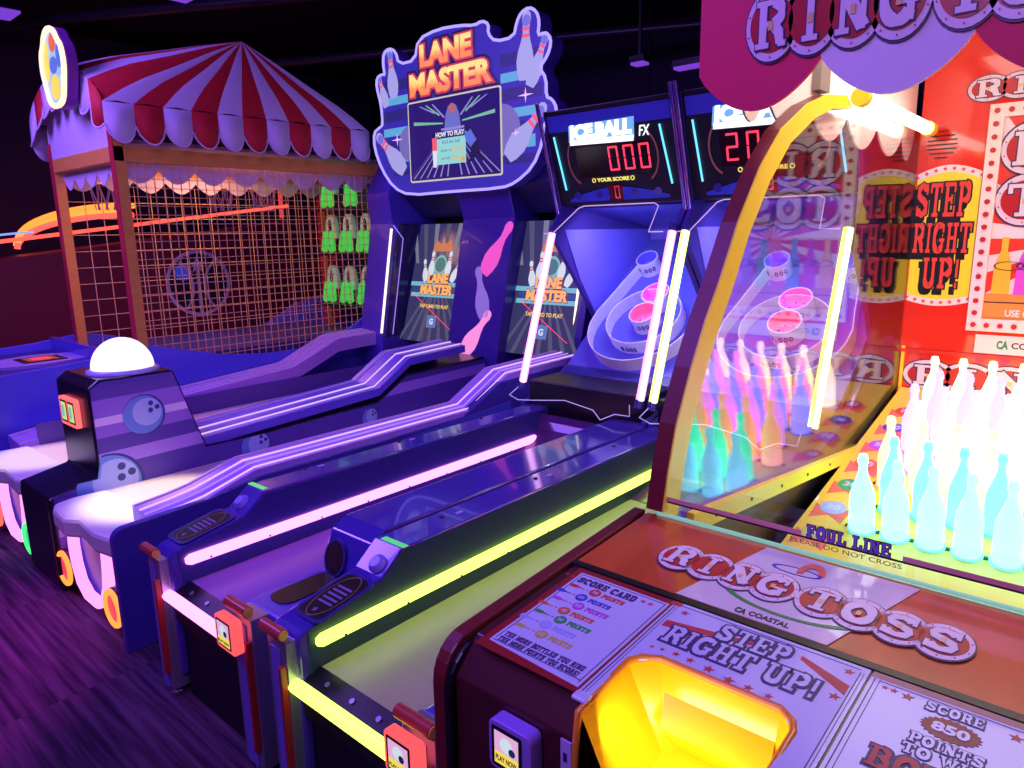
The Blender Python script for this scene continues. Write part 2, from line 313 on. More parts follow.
# ------------------------------------------------------------ alley roller machines
def roller(x0, W, neon, digits, label, carddx, marks=True):
    x1 = x0+W; yF = .93
    T = thing('alley_roller', ((x0+x1)/2, 2.3, 0), label, 'arcade game', None)
    wl = x0+(.17 if neon is PINKG else .145); wr = x1-.20; pl = (x0+.065, x0+.155) if neon is PINKG else (x0+.035, x0+.13); pr_ = (x1-.195+carddx, x1-.085+carddx)
    # left wall with stepped top
    prof = [(yF, .08), (yF, .53), (yF+.02, .545), (1.22, .60), (1.30, .665), (3.02, .665), (3.02, .08)]
    m = MB(); m.prism(prof, 'x', pl[0]-.02, wl, NAVYG); m.build('side_rail', T, .006)
    m = MB(); F = side(wl); m.fprism(F, [(yF+.03, .38), (yF+.03, .545), (1.22, .59), (1.30, .655), (3.02, .655), (3.02, .38)], .0, .004, TEAL if neon is GRNG else NAVYD); m.build('inner_lining', T)
    # right wall: ball return
    pr = [(1.26, .08), (1.26, .54), (1.30, .635), (1.36, .665), (3.02, .665), (3.02, .08)]
    m = MB(); m.prism(pr, 'x', wr-.02, x1-.005, NAVYG); m.build('ball_return', T, .006)
    m = MB(); Fh = Frame((wr+.05, 1.262, .560), X_, (0, .3, 1)); m.disc(Fh, 0, 0, .050, 0.0, .004, BLACK, 28, .058); m.ring(Fh, 0, 0, .048, .055, 0, .006, NAVYD, 28, 1.15); m.build('return_hole', T)
    m = MB(); m.box(wr-.03, x1-.005, yF+.05, 1.26, .08, .50, NAVY); m.build('return_tray', T, .01)
    m = MB(); m.fprism(topf(.501), rrect(wr+.0, wr+.105, 1.03, 1.255, .04), 0, .003, BLACK); m.build('tray_slot', T)
    # bed
    m = MB(); m.add([(wl, yF+.05, .42), (wr-.02, yF+.05, .42), (wr-.02, 2.95, .44), (wl, 2.95, .44), (wl, yF+.05, .30), (wr-.02, yF+.05, .30), (wr-.02, 2.95, .3), (wl, 2.95, .3)],
                    [(0, 1, 2, 3), (4, 5, 6, 7), (0, 1, 5, 4), (1, 2, 6, 5), (2, 3, 7, 6), (3, 0, 4, 7)], mat('lane_'+('grey_green_lit' if neon is GRNG else 'violet'), (.46, .48, .26) if neon is GRNG else (.24, .12, .5), .35, noise=(2, .15, (1, 1, 1))))  # grey bed of the yellow-green machine has the neon's cast put into its colour
    m.build('lane_bed', T)
    m = MB(); pts = []
    m.prism([(2.95-.35+.35*math.sin(a*math.pi/16), .44+.20*(1-math.cos(a*math.pi/16))) for a in range(9)]+[(2.97, .3)], 'x', wl, wr-.02, mat('ramp_maroon', (.10, .03, .16), .25, coat=.5)); m.build('jump_ramp', T)
    m = MB(); m.prism([(yF, .40), (yF+.06, .425), (yF+.06, .30), (yF, .30)], 'x', wl, wr+.02, BLACK)
    for k in range(4): m.disc(Frame((wl+.08+k*.11, yF+.03, .414), X_, (0, 1, .4)), 0, 0, .008, 0, .003, STEEL, 10)
    m.build('front_lip', T)
    m = MB(); m.prism([(yF+.02, .0), (yF+.02, .32), (yF+.10, .32), (yF+.10, 0)], 'x', wl, wr+.02, BLACK); m.build('kick_panel', T)
    # neon tubes
    m = MB(); m.tube([(wl+.012, yF+.05, .505), (wl+.012, yF+.065, .505), (wl+.012, 2.88, .512), (wl+.012, 3.06, .515)], [.012, .0195, .021, .003], neon); m.build('neon_tube', T)
    m = MB()
    for k in range(9): m.disc(side(wl+.033), 1.06+k*.23, .50, .004, 0, .002, BLACK, 8)
    m.build('tube_screws', T)
    m = MB(); m.tube([(pl[1]-.04, yF-.01, .393), (pl[1]-.03, yF-.012, .393), (pr_[0]-.01, yF-.012, .393), (pr_[0], yF-.01, .393)], [.012, .020, .020, .012], neon); m.build('neon_tube', T)
    # posts
    for (a, b_) in (pl, pr_):
        m = MB(); m.box(a, b_, yF-.03, yF+.03, .03, .525, STEEL); m.box(a+.02, b_-.03, yF-.034, yF-.03, .03, .50, mat('violet_powder_coat', (.22, .15, .8), .3))
        m.box(b_-.016, b_-.003, yF-.05, yF-.03, .10, .46, mat('post_red', (.45, .03, .03), .4))
        p = m.build('front_post', T, .005)
        m = MB(); m.tube([(a-.005, yF-.035, .555), (b_, yF-.035, .555)], .017, mat('cap_red', (.5, .06, .05), .3)); m.disc(side(b_+.0005), yF-.035, .555, .014, 0, .004, mat('cap_amber', (.9, .5, .1), .4), 14); m.build('post_cap', p)
        m = MB(); m.lathe(Frame(((a+b_)/2, yF, 0), X_, Y_), [(.028, 0), (.028, .01), (.008, .012), (.008, .035)], STEEL, 12)
        m.build('levelling_foot', p)
    card_reader(T, front(yF-.055), pr_[0], pr_[1], .435, .54, glow('reader_red', (1, .10, .11), 1.15))
    # control plate with label and start button
    Fp = Frame((x0+.03, yF+.05, .556), X_, (0, 1, .2))
    m = MB(); m.fprism(Fp, rrect(0, .135, 0, .215, .03), 0, .003, NAVYD); m.fprism(Fp, rrect(.012, .123, .012, .203, .025), .003, .004, BLACK)
    m.ring(Fp, .0675, .1075, .046, .048, .004, .005, mat('gold_ink', (.25, .19, .10)), 24, 2.0)
    for k in range(5): m.frect(Fp, .035, .10, .07+k*.018, .078+k*.018, .004, .0048, mat('plate_ink', (.22, .16, .45), .4))
    m.star(Fp, .067, .04, .012, .004, .005, mat('plate_ink', (.22, .16, .45), .4)); m.build('instruction_plate', T)
    Fb = Frame((x0+.10, 1.245, .620), X_, (0, .78, .63))
    m = MB(); m.lathe(Fb, [(.030, 0), (.030, .008), (.022, .010), (.022, .018), (.018, .021)], mat('button_violet', (.3, .22, .9), .25), 22); m.build('start_button', T)
    m = MB(); m.frect(topf(.666), x0+.04, x0+.15, 1.305, 1.328, 0, .001, GRS); m.build('green_marker', T)
    m = MB()
    for y_ in (1.55, 2.05, 2.6): m.lathe(Frame((x0+.06, y_, .666), X_, Y_), [(.009, 0), (.009, .002), (.004, .005)], BLACK, 10)
    for y_ in (1.6, 2.1): m.frect(topf(.6665), x0+.07, x0+.085, y_, y_+.03, 0, .0006, LAV)
    m.build('screws', T)
    # cabinet: sides, back, canopy
    sidep = [(2.98, .05), (2.98, .68), (3.20, .72), (3.42, .80), (3.71, 1.04), (3.47, 1.33), (3.24, 1.60), (3.35, 1.75), (3.20, 2.24), (4.4, 2.24), (4.4, .05)]
    for a, b_ in ((x0+.005, x0+.035), (x1-.035, x1-.005)):
        MB().prism(sidep, 'x', a, b_, mat('cabinet_blue', (.055, .035, .30), .3, coat=.3)).build('cabinet_side', T, .004)
    MB().box(x0+.035, x1-.035, 4.3, 4.36, .1, 2.2, mat('cabinet_back_blue', (.22, .17, .85), .45)).build('back_panel', T)
    MB().prism([(3.45, 1.74), (4.3, 1.62), (4.3, 2.2), (3.45, 2.2)], 'x', x0+.035, x1-.035, NAVYD).build('canopy', T)
    lin = mat('pale_blue_lining', (.20, .17, .95), .4)
    MB().prism([(3.44, .80), (3.72, 1.04), (3.50, 1.33), (3.35, 1.62), (4.28, 1.62), (4.28, .9)], 'x', x0+.036, x0+.042, lin).build('side_lining', T); MB().prism([(3.44, .80), (3.72, 1.04), (3.50, 1.33), (3.35, 1.62), (4.28, 1.62), (4.28, .9)], 'x', x1-.042, x1-.036, lin).build('side_lining', T)
    MB().box(x0+.036, x1-.036, 3.02, 3.3, .45, .80, BLACK).prism([(3.3, .45), (3.3, .80), (3.36, .84), (3.36, .45)], 'x', x0+.036, x1-.036, NAVYD).build('target_step', T, .006)
    il = bpy.data.lights.new('target_lamp', 'AREA'); il.shape = 'RECTANGLE'; il.size = .5; il.size_y = .08; il.energy = 5; il.color = (.62, .58, 1)
    io = bpy.data.objects.new('target_lamp', il); COL.objects.link(io); io.location = ((x0+x1)/2, 3.42, 1.70); io.rotation_euler = (Vector((0, .45, -.7))).to_track_quat('-Z', 'Y').to_euler()
    # target board
    sl = .80; bv = Vector((0, 1, sl)).normalized(); xc = (x0+x1)/2+.09*0
    TF = Frame((xc, 3.33, .80), X_, bv)
    brd = mat('target_board_blue', (.12, .12, .60), .35)
    m = MB(); m.frect(TF, -W/2+.04, W/2-.04, 0, 1.2, -.03, 0, brd); board = m.build('target_board', T)
    band = mat('white_target_band', (.85, .85, .92), .4)
    def wall(path, h, name, mt, t=.006, closed=False):
        q = MB(); n = len(path); v = []; f = []
        for i, (x, y) in enumerate(path):
            a = Vector(path[i-1] if (i or closed) else path[0]); c = Vector(path[(i+1) % n] if (closed or i < n-1) else path[-1]); d = (c-a).normalized(); nx, ny = -d.y*t/2, d.x*t/2
            v += [TF.p(x-nx, y-ny, 0), TF.p(x+nx, y+ny, 0), TF.p(x+nx, y+ny, h), TF.p(x-nx, y-ny, h)]
        for i in range(n if closed else n-1):
            a, b2 = 4*i, 4*((i+1) % n)
            for k in range(4): f.append((a+k, a+(k+1) % 4, b2+(k+1) % 4, b2+k))
        if not closed: f += [(3, 2, 1, 0), (4*n-4, 4*n-3, 4*n-2, 4*n-1)]
        q.add(v, f, mt); return q.build(name, board)
    arcp = [(.325*math.cos(R(a)), .39+.325*math.sin(R(a))) for a in range(190, 351, 8)]
    wall([(-.245, .86), (-.30, .55), (-.325, .42)]+arcp+[(.325, .42), (.30, .55), (.245, .86)], .085, 'outer_band', band)
    circ = lambda cx, cy, r, n=30: [(cx+r*math.cos(2*math.pi*k/n), cy+r*math.sin(2*math.pi*k/n)) for k in range(n)]
    wall(circ(0, .42, .225), .085, 'middle_ring', band, closed=True)
    q = MB()
    for ch, a0_ in (('1', -100.5), (',', -96.5), ('0', -92), ('0', -86), ('0', -80)):
        c, s_ = math.cos(R(a0_)), math.sin(R(a0_)); Fq = Frame(TF.p(.229*c, .42+.229*s_, .015), TF.ex*(-s_)+TF.ey*c, TF.n)
        q.text(Fq, ch, -.010 if ch != ',' else -.003, .010 if ch != ',' else .003, 0.0 if ch != ',' else -.008, .034 if ch != ',' else .008, .0005, NAVYD, .0005, .03)
    q.build('ring_numbers', board)
    pinkc = mat('pink_cup', (.9, .1, .6), .4, emit=(1, .1, .7), es=.5); redc = mat('rose_cup', (.9, .15, .4), .4, emit=(1, .15, .4), es=.4); bluc = mat('blue_cup', (.1, .08, .8), .4, emit=(.1, .08, 1), es=.3)
    def cup(cx, cy, r, inner, txt, h=.10):
        q = MB(); q.ring(TF, cx, cy, r-.006, r, 0, h, band, 28); q.ring(TF, cx, cy, r-.010, r-.006, 0, h, inner, 28)
        q.disc(TF, cx, cy, r-.008, 0, .03, inner, 28)
        for k in range(6): q.disc(TF, cx+r*.5*math.cos(k*1.05), cy+r*.5*math.sin(k*1.05), .006, .03, .032, BLACK, 8)
        n = len(txt)
        for i, ch in enumerate(txt):
            a_ = R(-90+(i-(n-1)/2)*18*.08/r); c, s_ = math.cos(a_), math.sin(a_); Fq = Frame(TF.p(cx+(r+.001)*c, cy+(r+.001)*s_, h*.35), TF.ex*(-s_)+TF.ey*c, TF.n)
            q.text(Fq, ch, -.010 if ch != ',' else -.003, .010 if ch != ',' else .003, 0 if ch != ',' else -.006, .032 if ch != ',' else .008, .0003, NAVYD, .0005, .03)
        q.build('score_cup', board)
    cup(-.20, .90, .07, bluc, '10,000'); cup(.20, .90, .07, bluc, '10,000')
    cup(0, .43, .085, redc, '2,000'); cup(0, .60, .085, pinkc, '4,000')
    # light tubes at the cabinet's front edges
    tb = mat('tube_core_'+neon.name, (.5, .5, .5), emit=(1, .62, 1) if neon is PINKG else (.93, 1, .62), es=2.6)
    for xx in (x0+.05, x1-.022):
        m = MB(); m.tube([(xx, 2.95, .80), (xx, 3.22, 1.60)], .021, neon); m.tube([(xx+.012, 2.935, .80), (xx+.012, 3.205, 1.60)], .012, tb)
        o = m.build('light_tube', T)
        for q in ([(xx, 2.935, .76), (xx, 2.95, .80)], [(xx, 3.22, 1.60), (xx, 3.235, 1.635)]): m = MB(); m.tube(q, .024, NAVYD); m.build('tube_cap', o)
    gw = mat('clear_edge', (.6, .55, 1), .2, emit=(.7, .6, 1), es=.5)
    m = MB(); m.tube([(x0+.05, 2.94, .79), (x0+.03, 2.86, .74), (x0+.09, 2.86, .72), (x0+.13, 2.93, .71), (x0+.30, 3.0, .72), (x0+.50, 2.98, .70), (x0+.60, 2.90, .68), (x0+.66, 2.94, .71), (x1-.08, 2.95, .71), (x1-.05, 2.9, .78)], .0022, gw, 6); m.build('guard_edge', T)
    m = MB(); m.tube([(x0+.04, 3.16, 1.60), (x0+.10, 3.16, 1.60), (x0+.16, 3.32, 1.735), (x0+.19, 3.33, 1.745), (x1-.19, 3.33, 1.745), (x1-.16, 3.32, 1.73), (x1-.12, 3.16, 1.60), (x1-.04, 3.16, 1.60)], .0028, glow('violet_edge', (.75, .45, 1), .9), 6); m.build('guard_edge', T)
    # header
    m = MB(); m.prism([(3.34, 1.75), (3.18, 2.24), (3.48, 2.24), (3.48, 1.75)], 'x', x0+.02, x1-.02, BLACK); hd = m.build('header', T, .006)
    hv = Vector((0, -.16, .49)).normalized(); HF = Frame((x0+.02, 3.337, 1.75), X_, hv); hw = W-.04
    m = MB()
    m.fprism(HF, [(.02, .40), (hw-.02, .40), (hw-.02, .485), (.02, .485)], 0, .002, mat('header_blue', (.05, .06, .45), .3))
    m.fprism(HF, [(.08, .02)]+[(.08+(hw-.16)*i/12, .035+.055*math.sin(math.pi*i/12)) for i in range(13)]+[(hw-.08, .02)], 0, .002, mat('header_oval_blue', (.04, .08, .55), .3))
    for px_ in (.14, .28, hw-.28, hw-.14): m.disc(HF, px_, .055, .022, .002, .0035, NAVYD, 16)
    br = mat('bronze_bracket', (.45, .22, .08), .4)
    m.ring(HF, .20, .24, .08, .088, 0, .002, br, 20, 1.5, 110, 250); m.ring(HF, hw-.20, .24, .08, .088, 0, .002, br, 20, 1.5, -70, 70)
    m.frect(HF, .17, hw-.16, .15, .31, .0, .0015, mat('display_window', (.02, .004, .004), .15)); m.frect(HF, hw/2-.05, hw/2+.04, .02, .105, .002, .003, mat('small_window', (.12, .005, .005), .2))
    m.build('header_face', hd)
    for a in ((.050, .38, .068, .09), (hw-.085, .38, hw-.055, .09)): m = MB(); m.tube([HF.p(a[0], a[1], .006), HF.p(a[2], a[3], .006)], .005, CYG, 8); m.build('cyan_tube', hd)
    m = MB(); wv = glow('sign_white', (.95, .95, 1), 1.5); sb = glow('sign_blue', (.2, .5, 1), .9)
    tx0, tx1 = hw*.20, hw*.69
    m.fprism(HF, [(tx0-.015, .340), (tx1+.006, .332), (tx1+.02, .432), (tx0+.0, .425)], .002, .0035, sb); m.fprism(HF, [(tx0-.01, .325), (tx1, .315), (tx1+.005, .345), (tx0-.005, .352)], .0035, .004, wv)
    m.text(HF, 'ICE.BALL', tx0, tx1, .350, .428, .004, wv, .003, .07, shear=.15)
    m.text(HF, 'FX', tx1+.035, tx1+.10, .335, .385, .003, wv, .002, 0, shear=.3); m.build('header_lettering', hd)
    for i, ch in enumerate(digits[0]):
        m = MB(); digit(m, HF, digits[1]+i*digits[2], .175, .060, .125, ch, REDS); m.build('score_digit', hd)
    m = MB(); digit(m, HF, hw/2-.01, .03, .03, .065, '0', REDS, .005); m.build('score_digit', hd)
    m = MB(); yw = glow('score_yellow', (1, .85, .15), 1.1); m.text(HF, 'YOUR SCORE', hw/2-.11, hw/2+.09, .122, .142, .003, yw, .001, .03)
    for xx in (hw/2-.13, hw/2+.11): m.ring(HF, xx, .132, .008, .012, .002, .004, yw, 12)
    m.build('header_lettering', hd)
    for xx in (x0+.012, x1-.012):
        m = MB(); m.tube([(xx, 3.33, 1.70), (xx, 3.14, 2.28)], .011, mat('violet_chrome', (.35, .2, .7), .12, metal=.8)); m.build('edge_trim', hd)
    return T
roller(-2.58, .82, PINKG, ('000', .375, .092), 'alley rolling game with pink neon tubes, beside the two-lane bowling game', .032)
roller(-1.76, .82, GRNG, ('200', .20, .10), 'alley rolling game with yellow-green neon tubes, beside the ring toss cabinet', -.012)

# ------------------------------------------------------------ two-lane bowling game
BW = thing('bowling_game', (-3.8, 2.4, 0), 'two-lane bowling game with violet-edged marquee and white dome on its striped divider', 'arcade game')
XL, XA, XB, XR = -4.72, -4.06, -3.62, -2.86
def stripes(name, base, cols, ang=.25, dens=2.3):   # printed stripes that belong to the panel
    m = bpy.data.materials.new(name); m.use_nodes = True; nt = m.node_tree; b = nt.nodes['Principled BSDF']; b.inputs['Roughness'].default_value = .35
    tc = nt.nodes.new('ShaderNodeTexCoord'); sp = nt.nodes.new('ShaderNodeSeparateXYZ'); mm = nt.nodes.new('ShaderNodeMath'); mm.operation = 'MULTIPLY_ADD'
    mm.inputs[1].default_value = ang
    L(tc.outputs['Object'], sp.inputs[0]); L(sp.outputs['Y'], mm.inputs[0]); L(sp.outputs['Z'], mm.inputs[2])
    fr = nt.nodes.new('ShaderNodeMath'); fr.operation = 'MULTIPLY'; fr.inputs[1].default_value = dens; L(mm.outputs[0], fr.inputs[0])
    f2 = nt.nodes.new('ShaderNodeMath'); f2.operation = 'FRACT'; L(fr.outputs[0], f2.inputs[0])
    rp = nt.nodes.new('ShaderNodeValToRGB'); rp.color_ramp.interpolation = 'CONSTANT'; L(f2.outputs[0], rp.inputs[0])
    e = rp.color_ramp.elements; e[0].position = 0; e[0].color = (*cols[0][1], 1); e[1].position = cols[1][0]; e[1].color = (*cols[1][1], 1)
    for p, c in cols[2:]: q = e.new(p); q.color = (*c, 1)
    L(rp.outputs[0], b.inputs['Base Color']); return m
STR = stripes('divider_print', None, [(0, (.10, .05, .42)), (.20, (.40, .22, .85)), (.34, (.10, .05, .40)), (.5, (.30, .15, .72)), (.62, (.75, .55, .98)), (.70, (.32, .16, .75)), (.88, (.12, .06, .42))], -.02, 2.1)
# divider body
dp = [(.91, .0), (.91, .455), (1.13, .50), (1.13, .93), (1.18, .965), (1.53, .965), (1.66, .535), (1.95, .53), (2.80, .56), (3.05, .70), (3.9, .72), (3.9, 0)]
m = MB(); m.prism(dp, 'x', XA, XB-.004, mat('divider_black', (.015, .01, .03), .25)); dv = m.build('divider', BW, .012)
m = MB(); m.fprism(side(XB-.004), [(.93, .02), (.93, .455), (1.14, .50), (1.14, .925), (1.19, .955), (1.52, .955), (1.65, .53), (1.95, .525), (2.80, .55), (3.05, .69), (3.9, .7), (3.9, .02)], 0, .004, STR); m.build('printed_panel', dv)
def bball(F, x, y, r, m, cut=None):
    def disc(px_, py_, q, h0, h1, ma, n=36):
        m.fprism(F, [(a, min(b_, cut[1]) if cut and a < cut[0] else b_) for a, b_ in [(px_+q*math.cos(2*math.pi*i/n), py_+q*math.sin(2*math.pi*i/n)) for i in range(n)]], h0, h1, ma)
    bb = mat('ball_print', (.16, .30, .78), .3); bd = mat('ball_print_edge', (.03, .04, .25), .3); bl = mat('ball_print_light', (.42, .55, .95), .3)
    disc(x+r*.05, y, r*1.06, .0040, .0046, bd); disc(x, y, r, .0046, .0052, bb); disc(x+r*.2, y+r*.12, r*.72, .0052, .0056, bl)
    for a, b_ in ((.42, .55), (.72, .30), (.38, .18)): disc(x+r*a, y+r*b_, r*.13, .0056, .006, bd, 14)
F = side(XB-.004)
for a in ((1.36, .765, .095), (1.93, .47, .085), (2.72, .475, .06), (1.17, .455, .145)): m = MB(); bball(F, *a, m, (1.142, .498) if a[0] < 1.2 else (9, .528 if a[1] < .6 else 9)); m.build('ball_artwork', dv)
m = MB(); m.box(XA+.02, XB-.02, .905, .91, .03, .43, BLACK); m.build('front_plate', dv)
# dome
Fd = Frame((-3.80, 1.36, .965), X_, Y_)
m = MB(); m.lathe(Fd, [(.165, 0), (.165, .012), (.14, .02)], mat('dome_collar', (.6, .55, 1), .3), 36); dc = m.build('dome_collar', dv)
m = MB(); m.lathe(Fd, [(.142*math.cos(R(a)), .018+.142*math.sin(R(a))*1.05) for a in range(0, 91, 6)], glow('dome_white', (1, .90, .98), 1.3), 36); m.build('light_dome', dv)
# double card reader
Fr = front(1.13)
m = MB(); m.fprism(Fr, rrect(-3.98, -3.76, .72, .86, .015), 0, .02, glow('reader_rim_red', (1, .12, .12), 1.7)); cr = m.build('card_reader', dv)
m = MB()
for a in (-3.965, -3.865):
    m.frect(Fr, a, a+.085, .735, .845, .02, .022, BLACK); m.frect(Fr, a+.01, a+.075, .745, .835, .022, .0225, glow('reader_screen', (.7, .85, .25), .9)); m.frect(Fr, a+.02, a+.05, .76, .82, .0225, .023, glow('reader_screen_blue', (.35, .6, .8), .7))
m.build('screen', cr)
# neon rails following a path (y,z)
def rail(x0, x1, path, name, mats, base=NAVY, drop=.05):
    m = MB(); n = len(path); v = []; f = []
    for y, z in path: v += [(x0, y, z+.02), (x1, y, z), (x1, y, z-drop), (x0, y, z-drop)]
    for i in range(n-1):
        for k in range(4): f.append((4*i+k, 4*i+(k+1) % 4, 4*i+4+(k+1) % 4, 4*i+4+k))
    f += [(0, 1, 2, 3), (4*n-1, 4*n-2, 4*n-3, 4*n-4)]; m.add(v, f, base); r_ = m.build(name, BW)
    for i, ma in enumerate(mats):
        if ma is None: continue
        t = (i+.5)/len(mats); q = MB(); q.tube([(x0+(x1-x0)*t, y, z+.02*(1-t)+.004) for y, z in path], .0045, ma, 6); q.build('light_strip', r_)
    return r_
# right wall and rail
rp_ = [(1.06, .505), (1.20, .52), (1.29, .535), (1.52, .60), (2.88, .605), (3.20, .765), (3.6, .775), (3.9, .78)]
rail(-3.06, XR, rp_, 'right_rail', [VIOD, WVIO, VIO, WVIO], mat('rail_violet', (.52, .28, .95), .3))
m = MB(); arc = [(.90+.05-.05*math.cos(R(a)), .47+.05*math.sin(R(a))) for a in range(0, 91, 15)]
m.prism([(.90, .0)]+arc+[(1.29, .535), (1.52, .57), (2.80, .58), (3.12, .73), (3.95, .745), (3.95, 0)], 'x', XR-.02, XR+.012, mat('side_panel_blue', (.08, .05, .42), .25, coat=.5)); m.build('outer_side_panel', BW, .004)
m = MB(); m.prism([(1.5, .40), (1.5, .575), (2.80, .58), (3.12, .73), (3.9, .745), (3.9, .40)], 'x', XR-.045, XR-.02, NAVYD); m.build('rail_support', BW)
m = MB(); F = side(XR+.012); m.fprism(F, [(2.35, .42), (3.2, .48), (3.2, .60), (2.35, .55)], 0, .004, mat('mid_blue_plate', (.10, .10, .7), .3)); m.build('service_plate', BW)
# lane beds with moulded white noses
for k, (a, b_) in enumerate(((XB, -3.04), (XL-.06, XA))):
    m = MB(); m.prism([(1.10, .30), (1.10, .435), (3.9, .44), (3.9, .30)], 'x', a+.002, b_, CREAM); m.build('lane_bed', BW)
    m = MB(); w_ = b_-a
    pts = [(a+.04, 1.14), (a+.03, .99), (a+.06, .91), (a+.13, .885), (a+w_*.5, .875), (a+w_*.62, .915), (a+w_*.95, .90), (b_+.14*(k == 0), .93), (b_+.14*(k == 0), 1.06), (b_-.02, 1.16)]
    m.prism(pts, 'z', .365, .455, WHITE); m.build('lane_nose', BW, .018)
    m = MB(); m.box(a+.02, b_-.02, .98, 1.1, .0, .38, mat('nose_panel_blue', (.07, .07, .5), .3)); m.build('nose_panel', BW, .004)
    xm = (a+b_)/2+.03; path = [(xm-.20, .955, .36), (xm-.20, .950, .26), (xm-.185, .948, .18), (xm-.14, .945, .105), (xm-.06, .943, .065), (xm+.06, .943, .065), (xm+.14, .945, .105), (xm+.185, .948, .18), (xm+.20, .95, .26), (xm+.20, .955, .36)]
    m = MB(); m.tube(path, .024, glow('hot_pink_neon', (1, .28, .88), 1.7), 12); m.build('neon_arch', BW)
    for sgn, ma in ((-1, ORG if k == 0 else REDG), (1, ORG if k == 0 else GRL)):
        F = front(.93, xm+sgn*.285, .13)
        if k == 0: F = front(.93, xm+sgn*.285, .13)
        m = MB(); m.lathe(Frame(F.p(0, 0, 0), X_, Z_), [(.085, -.03), (.085, 0), (.07, .006)], mat('ring_housing', (.1, .02, .06), .3), 28); o = m.build('ring_light', BW)
        m = MB(); m.tube([F.p(.072*math.cos(t*math.pi/12), .072*math.sin(t*math.pi/12), .008) for t in range(24)], .012, ma, 8, closed=True)
        m.disc(F, 0, 0, .058, .006, .008, glow('ring_centre_red', (1, .06, .12), .9) if ma is not GRL else glow('ring_centre_green', (.05, .8, .3), .8)); m.build('ring_tube', o)
# divider rail and left rail
rail(-3.95, XB-.03, [(1.66, .575), (2.83, .64), (3.10, .80), (3.62, .82)], 'divider_rail', [VIOD, WVIO, WVIO], mat('rail_blue', (.16, .11, .8), .3))
m = MB(); m.prism([(2.2, .60), (2.83, .64), (3.10, .80), (3.62, .82), (3.62, .72), (2.2, .56)], 'x', -3.97, -3.955, NAVYD); m.build('rail_skirt', BW)
rail(-5.00, -4.78, [(1.10, .46), (1.9, .56), (2.91, .64), (3.33, .81), (3.75, .82)], 'left_rail', [VIOD, VIOD, VIOD], mat('rail_violet', (.34, .20, .85)), .10)
m = MB(); m.box(-4.80, -4.77, 1.2, 3.75, .42, .56, DPURP); m.build('rail_inner_face', BW)
# cabinet at the far end
m = MB(); m.prism([(3.70, .0), (3.70, .8), (3.87, 1.70), (3.84, 1.95), (4.0, 2.2), (4.6, 2.2), (4.6, 0)], 'x', -4.99, -4.70, NAVY); m.build('cabinet_side', BW, .008)
m = MB(); m.prism([(3.93, .0), (3.93, .9), (4.16, 1.75), (4.0, 2.0), (4.0, 2.2), (4.6, 2.2), (4.6, 0)], 'x', -2.90, -2.84, NAVYD); m.build('cabinet_side', BW, .008)
m = MB(); m.box(-4.70, -2.90, 4.35, 4.6, .1, 2.2, BLACK); m.build('back_panel', BW)
m = MB(); m.prism([(3.97, 1.95), (4.2, 1.75), (4.35, 1.75), (4.35, 2.2), (3.99, 2.2)], 'x', -4.70, -2.90, mat('canopy_dark_blue', (.02, .02, .12), .4)); m.build('canopy', BW)
m = MB(); m.prism([(3.79, .0), (3.79, .7), (4.02, 1.72), (3.95, 1.95), (4.3, 1.95), (4.3, .0)], 'x', -4.03, -3.50, mat('column_blue', (.05, .03, .32), .25, coat=.5)); m.build('centre_column', BW, .006)
def pin(F, m, x, y, L_, ang, ma, h0, h1, band=None):
    pr = [(0, .0), (.10, .0), (.15, .12), (.175, .28), (.15, .42), (.09, .58), (.062, .70), (.07, .80), (.09, .88), (.075, .96), (.03, 1.0)]
    pts = [(r, t) for r, t in pr[1:]] + [(-r, t) for r, t in pr[:0:-1]]
    c, s_ = math.cos(R(ang)), math.sin(R(ang)); T_ = lambda px_, py_: (x+(px_*c-(py_-.5)*s_)*L_, y+(px_*s_+(py_-.5)*c)*L_)
    m.fprism(F, [T_(*p) for p in pts], h0, h1, ma)
    if band:
        for t in (.62, .72): m.fprism(F, [T_(-.075, t), (T_(.075, t)), T_(.07, t+.05), T_(-.07, t+.05)], h1, h1+.0015, band)
LE = Vector((0, .225, 1)).normalized(); F = Frame(Vector((0, 3.788, .7))-LE*.7, X_, LE); m = MB()
pin(F, m, -3.63, 1.52, .44, -30, glow('pin_pink', (1, .10, .65), .85), 0, .003); pin(F, m, -3.74, 1.19, .40, 18, glow('pin_violet', (.40, .22, 1), .6), 0, .003)
pin(F, m, -3.74, .88, .42, -34, glow('pin_rose', (1, .30, .75), .95), 0, .003); m.build('pin_artwork', BW)
# light strips next to the posters
m = MB(); m.tube([(-4.69, 3.85, 1.66), (-4.69, 3.69, .82)], .010, WARM, 8); m.build('warm_light_strip', BW)
m = MB(); m.prism([(3.74, .78), (3.88, 1.5), (3.95, 1.70), (4.16, 1.70), (3.92, .78)], 'x', -4.70, -4.694, mat('smoked_panel', (.03, .02, .14), .1)); m.tube([(-4.69, 3.87, 1.69), (-4.68, 3.96, 1.58), (-4.68, 3.80, .8)], .004, VIO, 6); m.build('side_shield', BW)
m = MB(); m.tube([(-2.93, 4.02, 1.25), (-2.93, 3.93, .82)], .008, WARM, 8); m.build('warm_light_strip', BW)
